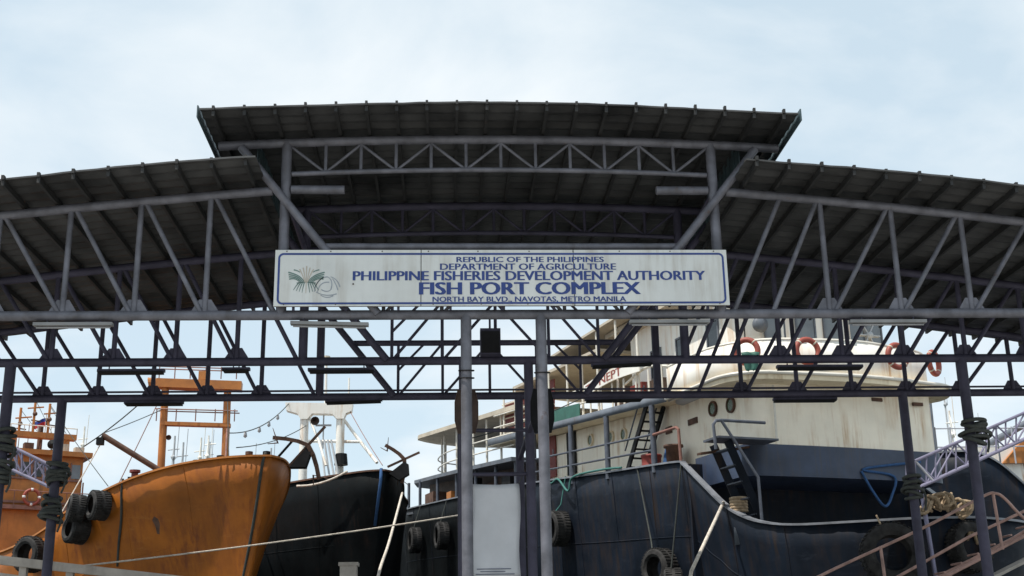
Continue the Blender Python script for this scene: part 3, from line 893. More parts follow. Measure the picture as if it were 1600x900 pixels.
# drums and crates on the side deck
g = G(); g.revolve(A(4.85, -2.9, 6.55), (0, 0, 1), [(0, 0), (.28, 0), (.28, .3), (.30, .32), (.28, .34), (.28, .62), (.30, .64), (.30, .7), (0, .7)], 18)
tag(g.out('drum', 'red', None, A(4.85, -2.9, 6.55), True), 'small red drum on blue ship side deck beside the ladder', 'drum')
g = G(); g.revolve(A(3.6, -2.85, 6.45), (0, 0, 1), [(0, 0), (.2, 0), (.22, .8), (.28, .82), (.28, .88), (0, .88)], 16)
tag(g.out('bin', 'rust_iron', None, A(3.6, -2.85, 6.45), True), 'brown flared bin on blue ship side deck by the red rail', 'bin')
g = G(); g.revolve(A(3.95, -2.8, 6.45), (0, 0, 1), [(0, 0), (.17, 0), (.19, .5), (.12, .8), (.05, .95), (0, .95)], 14)
tag(g.out('jerrycan', 'rope_blue', None, A(3.95, -2.8, 6.45), True), 'dark blue container standing between red drum and brown bin', 'container')
# platform and stairs at the stern corner
pf = part('stern_platform', blue)
g = G(); g.beam(A(-.25, -3.9, 7.12 - .32), A(-.25, -2.2, 7.12 - .32), .75, .05); g.out('platform_deck', 'rail_blue', pf)
g = G(); g.beam(A(.2, -4.0, 6.5), A(.2, -2.6, 6.72), .2, .05); g.out('rusty_step', 'rust_iron', pf)
pipe('handrail', [A(-.55, -3.95, 6.5), A(-.55, -3.98, 7.1), A(-.55, -3.9, 7.2), A(-.55, -3.75, 7.22), A(-.45, -2.45, 7.24)], .04, 'rail_blue', pf, 8)
pipe('stair_rail', [A(-.55, -3.75, 7.22), A(-.75, -2.95, 5.82), A(-.75, -2.93, 4.3)], .04, 'rail_blue', pf, 8)
for dt in (0, .7):
    g = G(); g.beam(A(-.45 + dt, -3.55, 6.75), A(-.45 + dt, -2.55, 4.4), .05, .2, (1, 0, 0)); g.out('stringer', 'bluehull', pf)
for i in range(6):
    q = (i + .5) / 6
    g = G(); g.beam(A(-.45, -3.55 + q, 6.75 - 2.35 * q), A(.25, -3.55 + q, 6.75 - 2.35 * q), .2, .03); g.out('tread', 'rail_blue', pf)
sl_ = part('side_ladder', blue)
for ds in (0, .38):
    pipe('ladder_side', [A(1.75 + ds, 3.36, 6.8), A(1.75 + ds, 3.36, 8.9)], .035, 'rust_iron', sl_, 8)
for i in range(7):
    pipe('ladder_rung', [A(1.75, 3.36, 6.95 + .28 * i), A(2.13, 3.36, 6.95 + .28 * i)], .02, 'rust_iron', sl_, 6)
# bollard at the sweep
bo = part('bollard', blue)
G().revolve(A(.15, -3.0, 4.3), (0, 0, 1), [(0, 0), (.16, 0), (.16, 1.05), (0, 1.05)], 18).out('bollard_post', 'bluegrey', bo, None, True)
for i in range(5):
    z = 5.12 + i * .075
    G().tube([A(.15 + .19 * math.sin(a), -3.0 + .19 * math.cos(a), z) for a in [k * math.pi / 8 for k in range(16)]], .042, 8, True).out('rope_turn', 'rope_tan', bo, None, True)
# awning decks
can = rplan(4.5, -3.1, 3.8, .6, 12.2)
extrude(A, can, lambda s: 11.78 - .012 * s, lambda s: 11.86 - .012 * s, 'bridge_awning', 'beige', blue)
def lens(s0, s1, tl, tr, n=20):
    P = []
    for k in range(n + 1):
        q = k / n; P.append((s0 + (s1 - s0) * q, TC + tl * min(1, (1 - q) * 6 + .0001) ** .5))
    for k in range(n, -1, -1):
        q = k / n; P.append((s0 + (s1 - s0) * q, TC + tr * min(1, (1 - q) * 6 + .0001) ** .5))
    return P
extrude(A, lens(8, 17.3, -3.4, 3.4), lambda s: 11.05 + .042 * (s - 8), lambda s: 11.15 + .042 * (s - 8), 'boat_deck_awning', 'beige', blue)
extrude(A, lens(15.0, 30.2, -3.5, 3.5), lambda s: 10.55 + .08 * (s - 15), lambda s: 10.72 + .08 * (s - 15), 'forecastle_awning', 'beige', blue)
for s in (9.2, 10.4, 12, 13.6, 15.2, 16.4):
    pipe('awning_post', [A(s, -3.0, 8.5 + .08 * (s - 2.5)), A(s, -3.0, 11.06 + .042 * (s - 8))], .04, 'offwhite_pipe', blue, 8)
for s in (5.2, 6.6, 8.0):
    pipe('awning_post', [A(s, -3.0, 8.5 + .08 * (s - 2.5)), A(s, -3.0, 11.75)], .04, 'offwhite_pipe', blue, 8)
for s, t in ((17, -3.3), (18.6, -3.3), (20.2, -3.3), (22.6, -3.2), (25.2, -2.9), (26.8, -2.5), (27.8, -2.0)):
    pipe('awning_post', [A(s, TC + t, 8.7 + .075 * (s - 15)), A(s, TC + t, 10.6 + .08 * (s - 15))], .045, 'offwhite_pipe', blue, 8)
for dz in (.45, .9):
    pipe('bow_rail', spline([A(s, TC + t, 8.82 + .075 * (s - 15) + dz) for s, t in ((15.4, -3.4), (20, -3.4), (24, -3.2), (28, -2.3), (29.6, -1.0), (29.6, .6))], 4), .03, 'offwhite_pipe', blue, 8)
for s in (8.2, 11.0, 14.0):
    for dz in (.45, .9):
        pass
for dz in (.5, .95):
    pipe('upper_rail', [A(s, -3.1, 8.55 + .08 * (s - 2.5) + dz) for s in (17.2, 12, 8.6)], .03, 'offwhite_pipe', blue, 8)
pipe('upper_rail', spline([A(3.3, -3.05, 9.5), A(4.6, -3.05, 9.75), A(6.0, -3.05, 9.55)], 5), .035, 'offwhite_pipe', blue, 8)
for s in (3.6, 4.4, 5.2, 6.0, 6.8, 7.6, 8.4):
    pipe('rail_post', [A(s, -3.1, 8.5 + .08 * (s - 2.5)), A(s, -3.1, 9.55 + .05 * (s - 2.5))], .03, 'offwhite_pipe', blue, 8)
# name board
nb = part('name_board', blue)
def nbp(q, b): # q from far (left) to near
    s = 8.6 - 3.9 * q
    return s, 9.86 - .02 * q + .10 * math.sin(math.pi * q) + b
vs = []
for i in range(13):
    q = i / 12
    for b in (-.19, .19):
        s, z = nbp(q, b); vs += [A(s, -3.19, z), A(s, -3.23, z)]
fs = []
for i in range(12):
    a = i * 4
    fs += [[a, a+4, a+6, a+2], [a+1, a+3, a+7, a+5], [a, a+1, a+5, a+4], [a+2, a+6, a+7, a+3]]
fs += [[0, 2, 3, 1], [48, 49, 51, 50]]
mesh('board', vs, fs, 'white', nb)
def nplace(px, pz, k):
    s, z = nbp(.04 + .66 * px, pz * .25); return A(s, -3.236 - .001 * k, z)
text('TY NEPT', 0, 0, 0, 0, 'buoy', nb, place=nplace)
# red slatted screen under the boat deck awning
rs = part('red_screen', blue)
for i in range(4):
    g = G(); g.beam(A(17.3 - i * 1.25, -2.62, 10.6), A(16.15 - i * 1.25, -2.62, 10.5), .03, 1.25); g.out('screen_panel', 'red', rs)
for k in range(5):
    pipe('screen_rail', [A(17.4, -2.68, 10.05 + .28 * k), A(12.3, -2.68, 9.65 + .28 * k)], .03, 'offwhite_pipe', rs, 8)
g = G(); g.beam(A(11.8, -3.12, 9.62), A(9.2, -3.12, 9.38), .03, .45); g.out('green_screen', 'green', blue)
# dark gear on the bridge wing deck and boxes
g = G(); g.revolve(A(3.2, -2.3, 8.5), (0, 0, 1), [(0, 0), (.55, 0), (.55, .45), (.4, .72), (0, .85)], 20); g.out('vent_dome', 'grey_ship', blue, None, True)
g = G(); g.box((0, 0, 0), (0, 0, 0))
for i, s in enumerate((5.0, 6.1, 7.2)):
    g = G(); g.beam(A(s - .4, -2.4, 9.1 + .1 * i), A(s + .4, -2.4, 9.1 + .1 * i), .5, .8); g.out('deck_locker', 'brown_plate' if i != 1 else 'red', blue)
# bridge deck fittings
for s_, t_, z1_ in ((-.1, -1.9, 10.05), (-.35, -.2, 10.0), (-.45, .9, 10.05), (-.2, 2.4, 10.0)):
    pipe('bulwark_stay', [A(s_, t_, 8.55), A(s_, t_, 9.5)], .022, 'offwhite_pipe', blue, 6)
pipe('cable_run', spline([A(1.0, -1.9, 11.3), A(.95, -1.95, 10.4), A(.9, -2.0, 9.3)], 4), .018, 'black', blue, 6)
pipe('cable_run', spline([A(.62, 1.1, 11.4), A(.6, 1.15, 10.9), A(.62, 1.3, 10.75), A(.7, 2.2, 10.72)], 4), .015, 'black', blue, 6)
pipe('window_rail', [A(.68, -1.2, 9.72), A(.55, .4, 9.74), A(.72, 2.3, 9.72)], .025, 'rust_iron', blue, 6)
fan = part('fan_guard', blue)
for k in range(6):
    a = k * math.pi / 3
    g = G(); g.beam(A(.35, 1.55, 9.98), A(.35, 1.55 + .34 * math.cos(a), 9.98 + .34 * math.sin(a)), .03, .16, (0, 1, 0)); g.out('blade', 'grey_ship', fan)
G().revolve(A(.33, 1.55, 9.98), A(-1, 0, 0) - A(0, 0, 0), [(0, .12), (.09, .1), (.1, -.05), (0, -.05)], 12).out('hub', 'grey_ship', fan, None, True)
for s_, t_ in ((2.5, -1.0), (3.0, 1.5), (4.0, .3)):
    pipe('aerial', [A(s_, t_, 11.6), A(s_, t_, 13.4)], .03, 'offwhite_pipe', blue, 6)
# forecastle roof detail
porthole(A, 24.3, -2.03, 8.85, (0, -1), .2, fo, 'flag_white', 'rust_iron')  # white pane painted in place of bright sky showing through the porthole
# lifebuoys
for i, (s, t, lab) in enumerate(((-.02, -2.62, 'red lifebuoy on bridge bulwark nearest the ship name board'), (-.5, -1.15, 'red lifebuoy second from left on bridge bulwark'), (-.72, 1.45, 'plain red lifebuoy on bridge bulwark above white deckhouse'), (-.35, 2.9, 'red lifebuoy at right end of bridge bulwark'))):
    lb = thing('lifebuoy', lab, 'lifebuoy', A(s - .1, t, 9.12), 'lifebuoys on the bridge bulwark')
    n_ = Vector(A(-1, -.9 if i == 0 else (-.15 if i == 1 else (.05 if i == 2 else .5)), 0) - A(0, 0, 0)).normalized()
    q = n_.cross(Vector((0, 0, 1))).normalized()
    c = A(s - .1, t, 9.12) + n_ * .06
    ringp = [c + q * .30 * math.cos(a) + Vector((0, 0, .30 * math.sin(a))) for a in [k * math.pi / 14 for k in range(28)]]
    G().tube(ringp, .075, 10, True).out('ring', 'buoy', lb, None, True)
    for k in range(4):
        a = math.pi / 4 + k * math.pi / 2
        d = q * math.cos(a) + Vector((0, 0, math.sin(a)))
        tg = -q * math.sin(a) + Vector((0, 0, math.cos(a)))
        G().tube([c + d * .30 - tg * .02, c + d * .30 + tg * .02], .078, 10).out('band', 'beige', lb, None, True)
gc = thing('cloth', 'dark green cloth hanging below leftmost bridge lifebuoy', 'cloth', A(-.2, -2.55, 8.9))
vs = []
for i in range(8):
    for j in range(8):
        q = i / 7 - .5; z = 9.05 - .5 * j / 7
        vs.append(A(-.28 + .03 * math.sin(i * 1.9 + j * .4) - .15 * q, -2.55 + q * (.46 - .22 * j / 7), z - .012 * math.cos(i * 2.0)) + (A(-.12, -.12, 0) - A(0, 0, 0)))
o = mesh('fold', vs, [[i*8+j, i*8+j+1, i*8+j+9, i*8+j+8] for i in range(7) for j in range(7)], 'green', gc, None, True); o.modifiers.new('s', 'SOLIDIFY').thickness = .01
# tyres
gt = 'tyre fenders hung on the blue ship'
tyre(A(10.5, -3.45, 5.75), A(0, -1, 0) - A(0, 0, 0), .55, .55, 'dark tyre fender on blue hull below green rope', gt, [A(10.2, -3.25, 7.4), A(10.3, -3.4, 6.5), A(10.4, -3.62, 6.2)], 'rope_green')
tyre(A(3.7, -3.42, 4.0), A(-.25, -1, .0) - A(0, 0, 0), .52, .5, 'tyre fender hung in middle of blue hull below the deckhouse', gt, [A(5.1, -3.24, 6.9), A(4.1, -3.42, 4.75), A(3.8, -3.55, 4.4)])
tyre(A(3.0, -3.40, 3.4), A(.5, -1, .0) - A(0, 0, 0), .55, .5, 'lower tyre fender tucked beside another on blue hull', gt, [A(2.5, -3.24, 6.65), A(2.9, -3.5, 3.9)])
tyre(A(-3.95, -1.75, 3.75), A(-1, -.5, .1) - A(0, 0, 0), .66, .5, 'largest tyre fender on rounded stern of blue ship', gt, [A(-3.75, -1.9, 4.6), A(-3.95, -1.95, 4.35)], 'rope_tan')
tyre(A(-4.25, .1, 3.9), A(-1, .1, .1) - A(0, 0, 0), .55, .4, 'tyre fender on stern of blue ship right of the largest tyre', gt, [A(-4.1, .1, 4.6), A(-4.3, .1, 4.4)], 'rope_tan')
tyre(A(22.5, -3.5, 6.7), A(.1, -1, .0) - A(0, 0, 0), .55, .5, 'tyre fender high on dark bow side left of the pale banner', gt, [A(22.5, -3.3, 8.1), A(22.5, -3.6, 7.1)])
tyre(A(26.5, -3.45, 6.9), A(.1, -1, .0) - A(0, 0, 0), .55, .5, 'farthest tyre fender near tip of dark bow side', gt, [A(26.5, -3.2, 8.4), A(26.5, -3.55, 7.3)])
# ropes on this ship
def rope(name, pts, r, m, label, cat='rope', group=None, loc=None, seg=7):
    P = [Vector(p) for p in pts]
    o = G().tube(P, r, seg).out(name, m, None, loc or P[0], True)
    return tag(o, label, cat, group)
rope('mooring_rope', [A(.45, -3.25, 5.36), Vector((4.25, 7.55, 3.42)), Vector((3.9, 7.25, 1.8)), Vector((3.6, 6.9, 0.05))], .042, 'rope_pale', 'pale taut mooring line running down from bollard of blue ship')
rope('net_rope', spline([A(12.2, -3.3, 7.55), A(11.2, -3.35, 7.3), A(10.6, -3.35, 7.35), A(9.7, -3.4, 6.85), A(9.4, -3.35, 7.25), A(7.5, -3.3, 7.2), A(6, -3.3, 7.05)], 6), .035, 'rope_green', 'green rope draped along bulwark of blue ship')
rope('hanging_rope', spline([A(-.1, .55, 6.2), A(-.2, .75, 5.7), A(-.25, 1.05, 5.3), A(-.2, 1.35, 5.6), A(-.1, 1.55, 6.1), A(-.1, .6, 6.25), A(-.15, 2.4, 6.5)], 6), .035, 'rope_blue', 'blue rope loop hanging below blue band of ship')
t = thing('rope_heap', 'tan rope heaped over stern rail beside right tyre', 'rope', A(-4.1, -.45, 4.5))
for k in range(16):
    q = k / 15
    cs, ct, cz = -4.25 + .12 * math.sin(k), -.95 + 1.25 * q, 4.55 + .34 * math.sin(math.pi * (q * .8 + .2)) - (.4 if q > .93 else 0)
    pts = [A(cs + .16 * math.cos(a) + .03 * math.sin(3 * a + k), ct + .13 * math.sin(a + k), cz + .15 * math.sin(a) + random.uniform(-.03, .03)) for a in [i * math.pi / 6 for i in range(12)]]
    G().tube(pts, .038, 7, True).out('rope_coil', 'rope_tan', t, None, True)

# ------------------------------------------------------------------ orange ship
B = Frame((-5.42, 13.0), 36)
org = thing('fishing_ship', 'orange hulled fishing ship with bow towards quay at left', 'ship', B(12, 0, -1.6))
railB = [(34, 0, 6.0), (33.5, -2.6, 6.0), (31, -3.6, 5.9), (22, -3.8, 5.2), (14, -3.8, 5.0), (9.5, -3.65, 4.95), (7, -3.35, 5.3), (5.6, -3.05, 5.82), (4.4, -2.7, 6.17), (3.2, -2.25, 6.48), (2.0, -1.65, 6.70), (1.0, -1.05, 6.79), (.3, -.5, 6.81), (0, 0, 6.82)]
def kb_(s): return .04 + .76 * min(1, max(0, s) / 9)
def pw_(s): return 1.5 + 2.2 * max(0, 1 - s / 5)
def rk_(s): return 3.2 * max(0, 1 - s / 8)
hB, loopB = hull(B, railB, 'hull', 'orange', org, kbeam=lambda s: kb_(s), rake=lambda s: rk_(s), power=pw_, n=5, dent=.008)
cap(B, loopB, 0, 'rail_cap', 'orange_paint', hB, .14, .05)
def on_hull(Fr, s, t, z, zr, kb, rk, z0=-2.4, pw=1.9):
    q = min(1, (z - z0) / (zr - z0)); f = kb + (1 - kb) * q ** pw
    return Fr(s + rk * (1 - q) ** 1.2, t * f, z)
def hb_at(s):
    P = loopB[:len(loopB) // 2 + 1]
    for i in range(len(P) - 1):
        if P[i + 1][0] <= s <= P[i][0]:
            q = (s - P[i + 1][0]) / (P[i][0] - P[i + 1][0]); return P[i + 1][1] + (P[i][1] - P[i + 1][1]) * q, P[i + 1][2] + (P[i][2] - P[i + 1][2]) * q
    return 0, 6.8
def oh(s, z, out=.03):
    t, zr = hb_at(s)
    return on_hull(B, s, t - out, z, zr, kb_(s), rk_(s), pw=pw_(s))
for z, s1 in ((3.95, 1.5), (3.35, 1.5)):
    pipe('strake', [oh(s_, z - .03 * s_, .02) for s_ in [10 - (10 - s1) * k / 24 for k in range(25)]], .04, 'orange', hB, 8)
fd = [(s + .8, t * .45) for s, t, z in railB if s < 7] ; fd = fd + [(s, -t) for s, t in reversed(fd[:-1])]
extrude(B, fd, 5.6, 5.7, 'fore_deck', 'orange_paint', org, smooth=False)
md_ = [(33, -2.6), (7, -3.1), (7, 3.1), (33, 2.6)]
extrude(B, md_, 4.3, 4.4, 'main_deck', 'orange_paint', org, smooth=False)
# portal mast
pm = part('portal_mast', org)
pa, pb = Vector((-10.4, 23, 0)), Vector((-8.33, 23.2, 0))
for p in (pa, pb):
    pipe('mast_leg', [p + Vector((0, 0, 4.4)), p + Vector((-.06, 0, 10.9))], .125, 'orange_paint', pm, 14)
g = G(); g.beam(pa + Vector((-.35, 0, 10.98)), pb + Vector((.42, 0, 10.90)), .5, .30); g.out('top_platform', 'orange_paint', pm)
g = G(); g.beam(pa + Vector((-.1, 0, 9.6)), pb + Vector((.1, 0, 9.55)), .3, .12); g.out('catwalk', 'orange_paint', pm)
for z0_, nps in ((11.13, 5), (9.66, 4)):
    for dy in (-.2, .2):
        pipe('rail', [pa + Vector((-.3, dy, z0_ + .42)), pb + Vector((.35, dy, z0_ + .36))], .022, 'rail_red', pm, 6)
    for i in range(nps + 1):
        p = pa.lerp(pb, i / nps) + Vector((-.25 + .5 * i / nps, -.2, z0_))
        pipe('rail_post', [p, p + Vector((0, 0, .42))], .02, 'rail_red', pm, 6)
g = G(); g.box((-9.35, 22.9, 11.1), (-9.0, 23.2, 11.4)); g.out('lamp_box', 'orange_paint', pm)
g = G(); g.revolve((-10.72, 23, 11.05), (-1, 0, -.2), [(0, 0), (.12, 0), (.22, .3), (.2, .3), (0, .05)], 12); g.out('floodlight', 'orange_paint', pm)
g = G(); g.revolve((-10.2, 22.75, 9.1), (.3, -1, -.3), [(0, 0), (.04, 0), (.09, .14), (.08, .14), (0, .03)], 12); g.out('floodlight', 'rust_iron', pm)
# derrick boom
db = part('derrick_boom', org)
pipe('boom', [Vector((-9.3, 19.4, 7.25)), Vector((-11.35, 19, 8.5))], .09, 'rust_iron', db, 10)
g = G(); g.box((-11.5, 18.9, 8.2), (-11.3, 19.1, 8.42)); g.out('block', 'black', db)
pipe('fall_wire', [Vector((-11.4, 19, 8.2)), Vector((-12.3, 17.5, 5.2))], .018, 'rope_pale', db, 6)
pipe('fall_wire', [Vector((-11.35, 19, 8.3)), Vector((-12.5, 18.2, 5.3))], .015, 'rope_pale', db, 6)
vs = []
for a in range(12):
    an_ = a * math.pi / 6; k_ = 1 + .35 * math.sin(3 * an_ + .8)
    vs.append(oh(2.75 - .16 * k_ * math.cos(an_), 5.28 + .2 * k_ * math.sin(an_), .05))
mesh('patch_plate', vs, [list(range(12))], 'rust_iron', hB).modifiers.new('s', 'SOLIDIFY').thickness = .015
# winches and fittings along the fore rail
g = G(); g.box((-10.15, 17.6, 6.5), (-9.75, 18.0, 7.02)); g.out('winch', 'black', org)
g = G(); g.revolve((-10.0, 17.8, 7.0), (0, 0, 1), [(0, 0), (.1, 0), (.1, .15), (.16, .17), (.16, .24), (0, .24)], 12); g.out('winch_head', 'red', org)
for i, (x, y_, z) in enumerate(((-6.9, 14.2, 6.9), (-6.1, 13.9, 6.95), (-5.6, 13.6, 6.9), (-7.6, 14.6, 6.85), (-8.2, 15.0, 6.8))):
    g = G(); g.revolve((x, y_, z - .25), (0, 0, 1), [(0, 0), (.06, 0), (.06, .3), (.10, .32), (.10, .4), (0, .42)], 10); g.out('bitt', 'rust_iron' if i % 2 else 'black', org)
# anchor at the bow
def anchor(par, c, ax, side, L_, m='rust_iron'):
    ax = Vector(ax).normalized(); side = Vector(side); side = (side - ax * side.dot(ax)).normalized(); nn_ = ax.cross(side)
    c = Vector(c)
    g = G(); g.beam(c - ax * L_ * .5, c + ax * L_ * .55, .07, .07, nn_); g.out('shank', 'rope_tan' if m == 'x' else m, par)
    g = G()
    pts = [c + ax * L_ * (.05 - .35 * (abs(q) ** 1.4)) * 1 + side * q * L_ * .62 for q in (-1, -.66, -.33, 0, .33, .66, 1)]
    for a, b, k in zip(pts, pts[1:], range(6)):
        g.beam(a, b, .10, .14 + .05 * (2.5 - abs(k - 2.5)), nn_)
    g.out('arms', m, par)
    for q in (-1, 1):
        p = c + ax * L_ * .05 - ax * L_ * .35 + side * q * L_ * .62
        o = side * q
        t0 = p - ax * L_ * .16 + o * .04
        vs = [p + o * .16 + ax * .18, p - o * .2 + nn_ * .14 - ax * .02, p - o * .2 - nn_ * .14 - ax * .02, t0 - o * .06]
        vs2 = [v + o * .03 for v in vs]
        g = G(); g.add(vs + vs2, [[0, 1, 3, 2], [4, 6, 7, 5], [0, 4, 5, 1], [1, 5, 7, 3], [3, 7, 6, 2], [2, 6, 4, 0]]); g.out('fluke', m, par)
def wedge(par, prof, y0, y1):
    n = len(prof)
    mesh('chock', [(a, y0, b) for a, b in prof] + [(a, y1, b) for a, b in prof], [list(range(n)), list(range(2*n-1, n-1, -1))] + [[i, n + i, n + (i+1) % n, (i+1) % n] for i in range(n)], 'black', par)
an = thing('anchor', 'rusty anchor stowed at tip of orange bow', 'anchor', (-4.55, 13.3, 7.0))
anchor(an, (-4.52, 13.15, 7.08), (.62, -.1, .68), (.7, .1, -.6), 1.3)
wedge(an, [(-4.93, 6.55), (-4.5, 7.06), (-4.38, 6.98), (-4.52, 6.55)], 13.05, 13.4)
pipe('stay', [(-5.3, 13.3, 6.8), (-4.85, 13.2, 7.3)], .035, 'black', an, 8)
# ropes on the orange bow
rope('hanging_rope', spline([B(.05, -.1, 6.92), oh(.06, 6.6, .06), oh(.08, 5.6, .08), oh(.12, 4.6, .08), oh(.2, 3.4, .08), oh(.25, 2.2, .08)], 5), .04, 'rope_dark', 'dark rope hanging down stem of orange bow')
rope('hanging_rope', spline([oh(3.55, 6.5, .04), oh(3.65, 6.1, .06), oh(3.8, 5.5, .07), oh(4.0, 4.9, .07), oh(4.15, 4.3, .07)], 5), .035, 'rope_dark', 'knotted dark rope hanging on side of orange hull near tyres')
gt = 'tyre fenders on the orange ship'
nB = B(.55, -1, 0) * 1 - B(0, 0, 0); nB = (B(-.45, -1, 0) - B(0, 0, 0))
tyre(oh(4.2, 5.85, .28), nB + Vector((-.75, 0, 0)), .38, .5, 'upper right tyre on orange hull beside knotted rope', gt, [oh(4.6, 6.1, .1), oh(4.75, 5.95, .3)])
tyre(oh(4.8, 5.8, .40), nB + Vector((-1.2, .2, .2)), .36, .46, 'upper left tyre of cluster on orange hull', gt)
tyre(oh(5.0, 5.28, .34), nB + Vector((-.5, 0, .1)), .37, .55, 'lower tyre of cluster on orange hull', gt)
tyre(oh(7.0, 4.75, .32), nB, .48, .5, 'half hidden tyre low on orange hull above pale ramp beam', gt)
# stern wheelhouse of the orange ship
oh_ = part('wheelhouse', org)
HQ = Frame((-17.3, 38), 29)
def HF(v): return HQ(v[1] - 38, v[0] + 17.3, v[2])
def hpipe(nm, pts, rad, m, par, seg=8): return pipe(nm, [HF(p) for p in pts], rad, m, par, seg)
def hb2(x0, x1, y0, y1, z0_, z1_, nm, m, par=oh_):
    g = G(); g.box((x0, y0, z0_), (x1, y1, z1_)); g.v = [HF(v) for v in g.v]; return g.out(nm, m, par)
hb2(-22.6, -17.05, 38, 44, 4.4, 8.6, 'lower_house', 'orange_paint')
hb2(-22.4, -17.3, 38.1, 43, 8.62, 10.9, 'upper_house', 'orange_paint')
hb2(-22.6, -17.0, 37.7, 43.4, 10.9, 11.12, 'house_roof', 'orange_paint')
hb2(-22.6, -16.9, 37.6, 38.3, 8.45, 8.63, 'walkway', 'rail_red')
for i in range(9):
    x = -22.0 + i * .55
    hb2(x - .19, x + .19, 38.06, 38.085, 9.95, 10.58, 'window', 'glass' if i != 8 else 'glass_light')
    hb2(x - .25, x - .20, 38.03, 38.09, 9.9, 10.65, 'window_bar', 'rail_red')
hb2(-22.4, -17.3, 38.03, 38.08, 9.82, 9.9, 'window_sill', 'rail_red')
hb2(-22.5, -17.2, 37.9, 38.0, 8.75, 8.85, 'toe_rail', 'rail_red')
hb2(-18.6, -17.9, 37.92, 37.99, 6.2, 7.9, 'door', 'rail_red')
for i in range(10):
    x = -22.4 + i * .55
    hpipe('walkway_post', [(x, 37.65, 8.6), (x, 37.65, 9.25)], .02, 'rail_red', oh_, 6)
hpipe('walkway_rail', [(-22.5, 37.65, 9.25), (-17.0, 37.65, 9.25)], .025, 'rail_red', oh_, 6)
hpipe('exhaust', [(-18.9, 40, 11.1), (-18.9, 40, 12.6), (-18.6, 40, 12.9)], .12, 'rust_iron', oh_, 10)
for x, z in ((-20.9, 11.5), (-19.7, 11.45), (-18.2, 11.5), (-17.5, 11.4)):
    g = G(); g.box((x - .2, 38.1, 11.12), (x + .2, 38.5, z)); g.v = [HF(v) for v in g.v]; g.out('roof_box', 'rust_iron' if x < -19 else 'beige', oh_)
for x in (-22.2, -21.3, -17.25):
    hpipe('downpipe', [(x, 38.03, 8.6), (x, 38.03, 9.8)], .035, 'rail_red', oh_, 8)
# gantry frame on the roof
for x in (-20.2, -17.9):
    hb2(x - .12, x + .12, 39, 39.3, 11.1, 12.0, 'frame_leg', 'orange_paint')
hb2(-20.5, -17.5, 38.9, 39.4, 11.85, 12.1, 'frame_beam', 'orange_paint')
hpipe('frame_brace', [(-18.5, 39, 11.15), (-17.95, 39, 11.9)], .06, 'orange_paint', oh_, 8)
hpipe('roof_rail', [(-20.4, 38.95, 12.4), (-17.5, 38.95, 12.38)], .025, 'offwhite_pipe', oh_, 6)
for i in range(6):
    x = -20.4 + .58 * i; hpipe('rail_post', [(x, 38.95, 12.1), (x, 38.95, 12.4)], .02, 'offwhite_pipe', oh_, 6)
for x, z1_ in ((-19.4, 13.7), (-18.75, 13.5), (-20.0, 13.2)):
    hpipe('mast_pole', [(x, 39.2, 12.0), (x, 39.2, z1_)], .06, 'orange_paint', oh_, 8)
    k_ = (x * 7.3) % 1
    hpipe('mast_spar', [(x - .2 - .3 * k_, 39.2, z1_ - .5), (x + .5 - .3 * k_, 39.2, z1_ - .38)], .035, 'orange_paint', oh_, 8)
    hpipe('mast_spar', [(x - .12, 39.2, z1_ - .95 - .2 * k_), (x + .3, 39.2, z1_ - .98 - .2 * k_)], .03, 'rust_iron', oh_, 8)
    G().revolve(HF((x + .05, 39.15, z1_ - .75)), (0, -1, 0), [(0, 0), (.09, .03), (.11, .12), (0, .18)], 10).out('mast_lamp', 'rust_iron', oh_, None, True)
    hpipe('mast_wire', [(x, 39.2, z1_ - .1), (x + .9, 39.2, 12.05)], .012, 'rope_dark', oh_, 5)
for x in (-20.3, -19.9, -19.5, -19.0, -18.4):
    hpipe('aerial', [(x, 39.6, 11.1), (x + random.uniform(-.1, .1), 39.6, random.uniform(11.7, 12.6))], .018, 'rail_red', oh_, 6)
    g = G(); g.revolve(HF((x, 39.5, 11.3)), (0, -1, .2), [(0, 0), (.12, .02), (.1, .2), (0, .24)], 10); g.out('roof_lamp', 'rust_iron', oh_, None, True)
G().revolve(HF((-18.55, 38.8, 11.55)), (0, -1, 0), [(0, 0), (.2, .02), (.22, .12), (0, .2)], 14).out('searchlight', 'black', oh_, None, True)
porthole(HQ, -.02, -.6, 7.65, (-1, 0), .13, oh_, 'black', 'rust_iron')
lb = thing('lifebuoy', 'orange and white lifebuoy on front of distant orange wheelhouse', 'lifebuoy', HF((-19.5, 37.9, 8.9)))
G().tube([HF((-19.5 + .32 * math.cos(a), 37.56, 8.98 + .32 * math.sin(a))) for a in [k * math.pi / 14 for k in range(28)]], .07, 8, True).out('ring', 'buoy', lb, None, True)
for k in range(4):
    a = math.pi / 2 * k
    p = Vector((-19.5 + .32 * math.cos(a), 37.56, 8.98 + .32 * math.sin(a))); tg = Vector((-math.sin(a), 0, math.cos(a)))
    G().tube([HF(p - tg * .05), HF(p + tg * .05)], .074, 8).out('band', 'flag_white', lb, None, True)
fl = thing('flag', 'small blue and red flag flying over distant orange wheelhouse', 'flag', HF((-19.0, 39.2, 12.1)))
pipe('flag_staff', [HF((-18.85, 39.3, 12.1)), HF((-18.85, 39.3, 13.0))], .018, 'offwhite_pipe', fl, 6)
for k, m_ in enumerate(('flag_red', 'flag_blue')):
    vs = []
    for i in range(9):
        for z in (0, 1):
            vs.append(HF((-18.86 - .55 * i / 8, 39.3 + .08 * math.sin(i * 1.1), 12.5 + .17 * k + .17 * z + .03 * math.sin(i * .9) - .03 * i)))
    o = mesh('stripe', vs, [[2*i, 2*i+2, 2*i+3, 2*i+1] for i in range(8)], m_, fl); o.modifiers.new('s', 'SOLIDIFY').thickness = .006

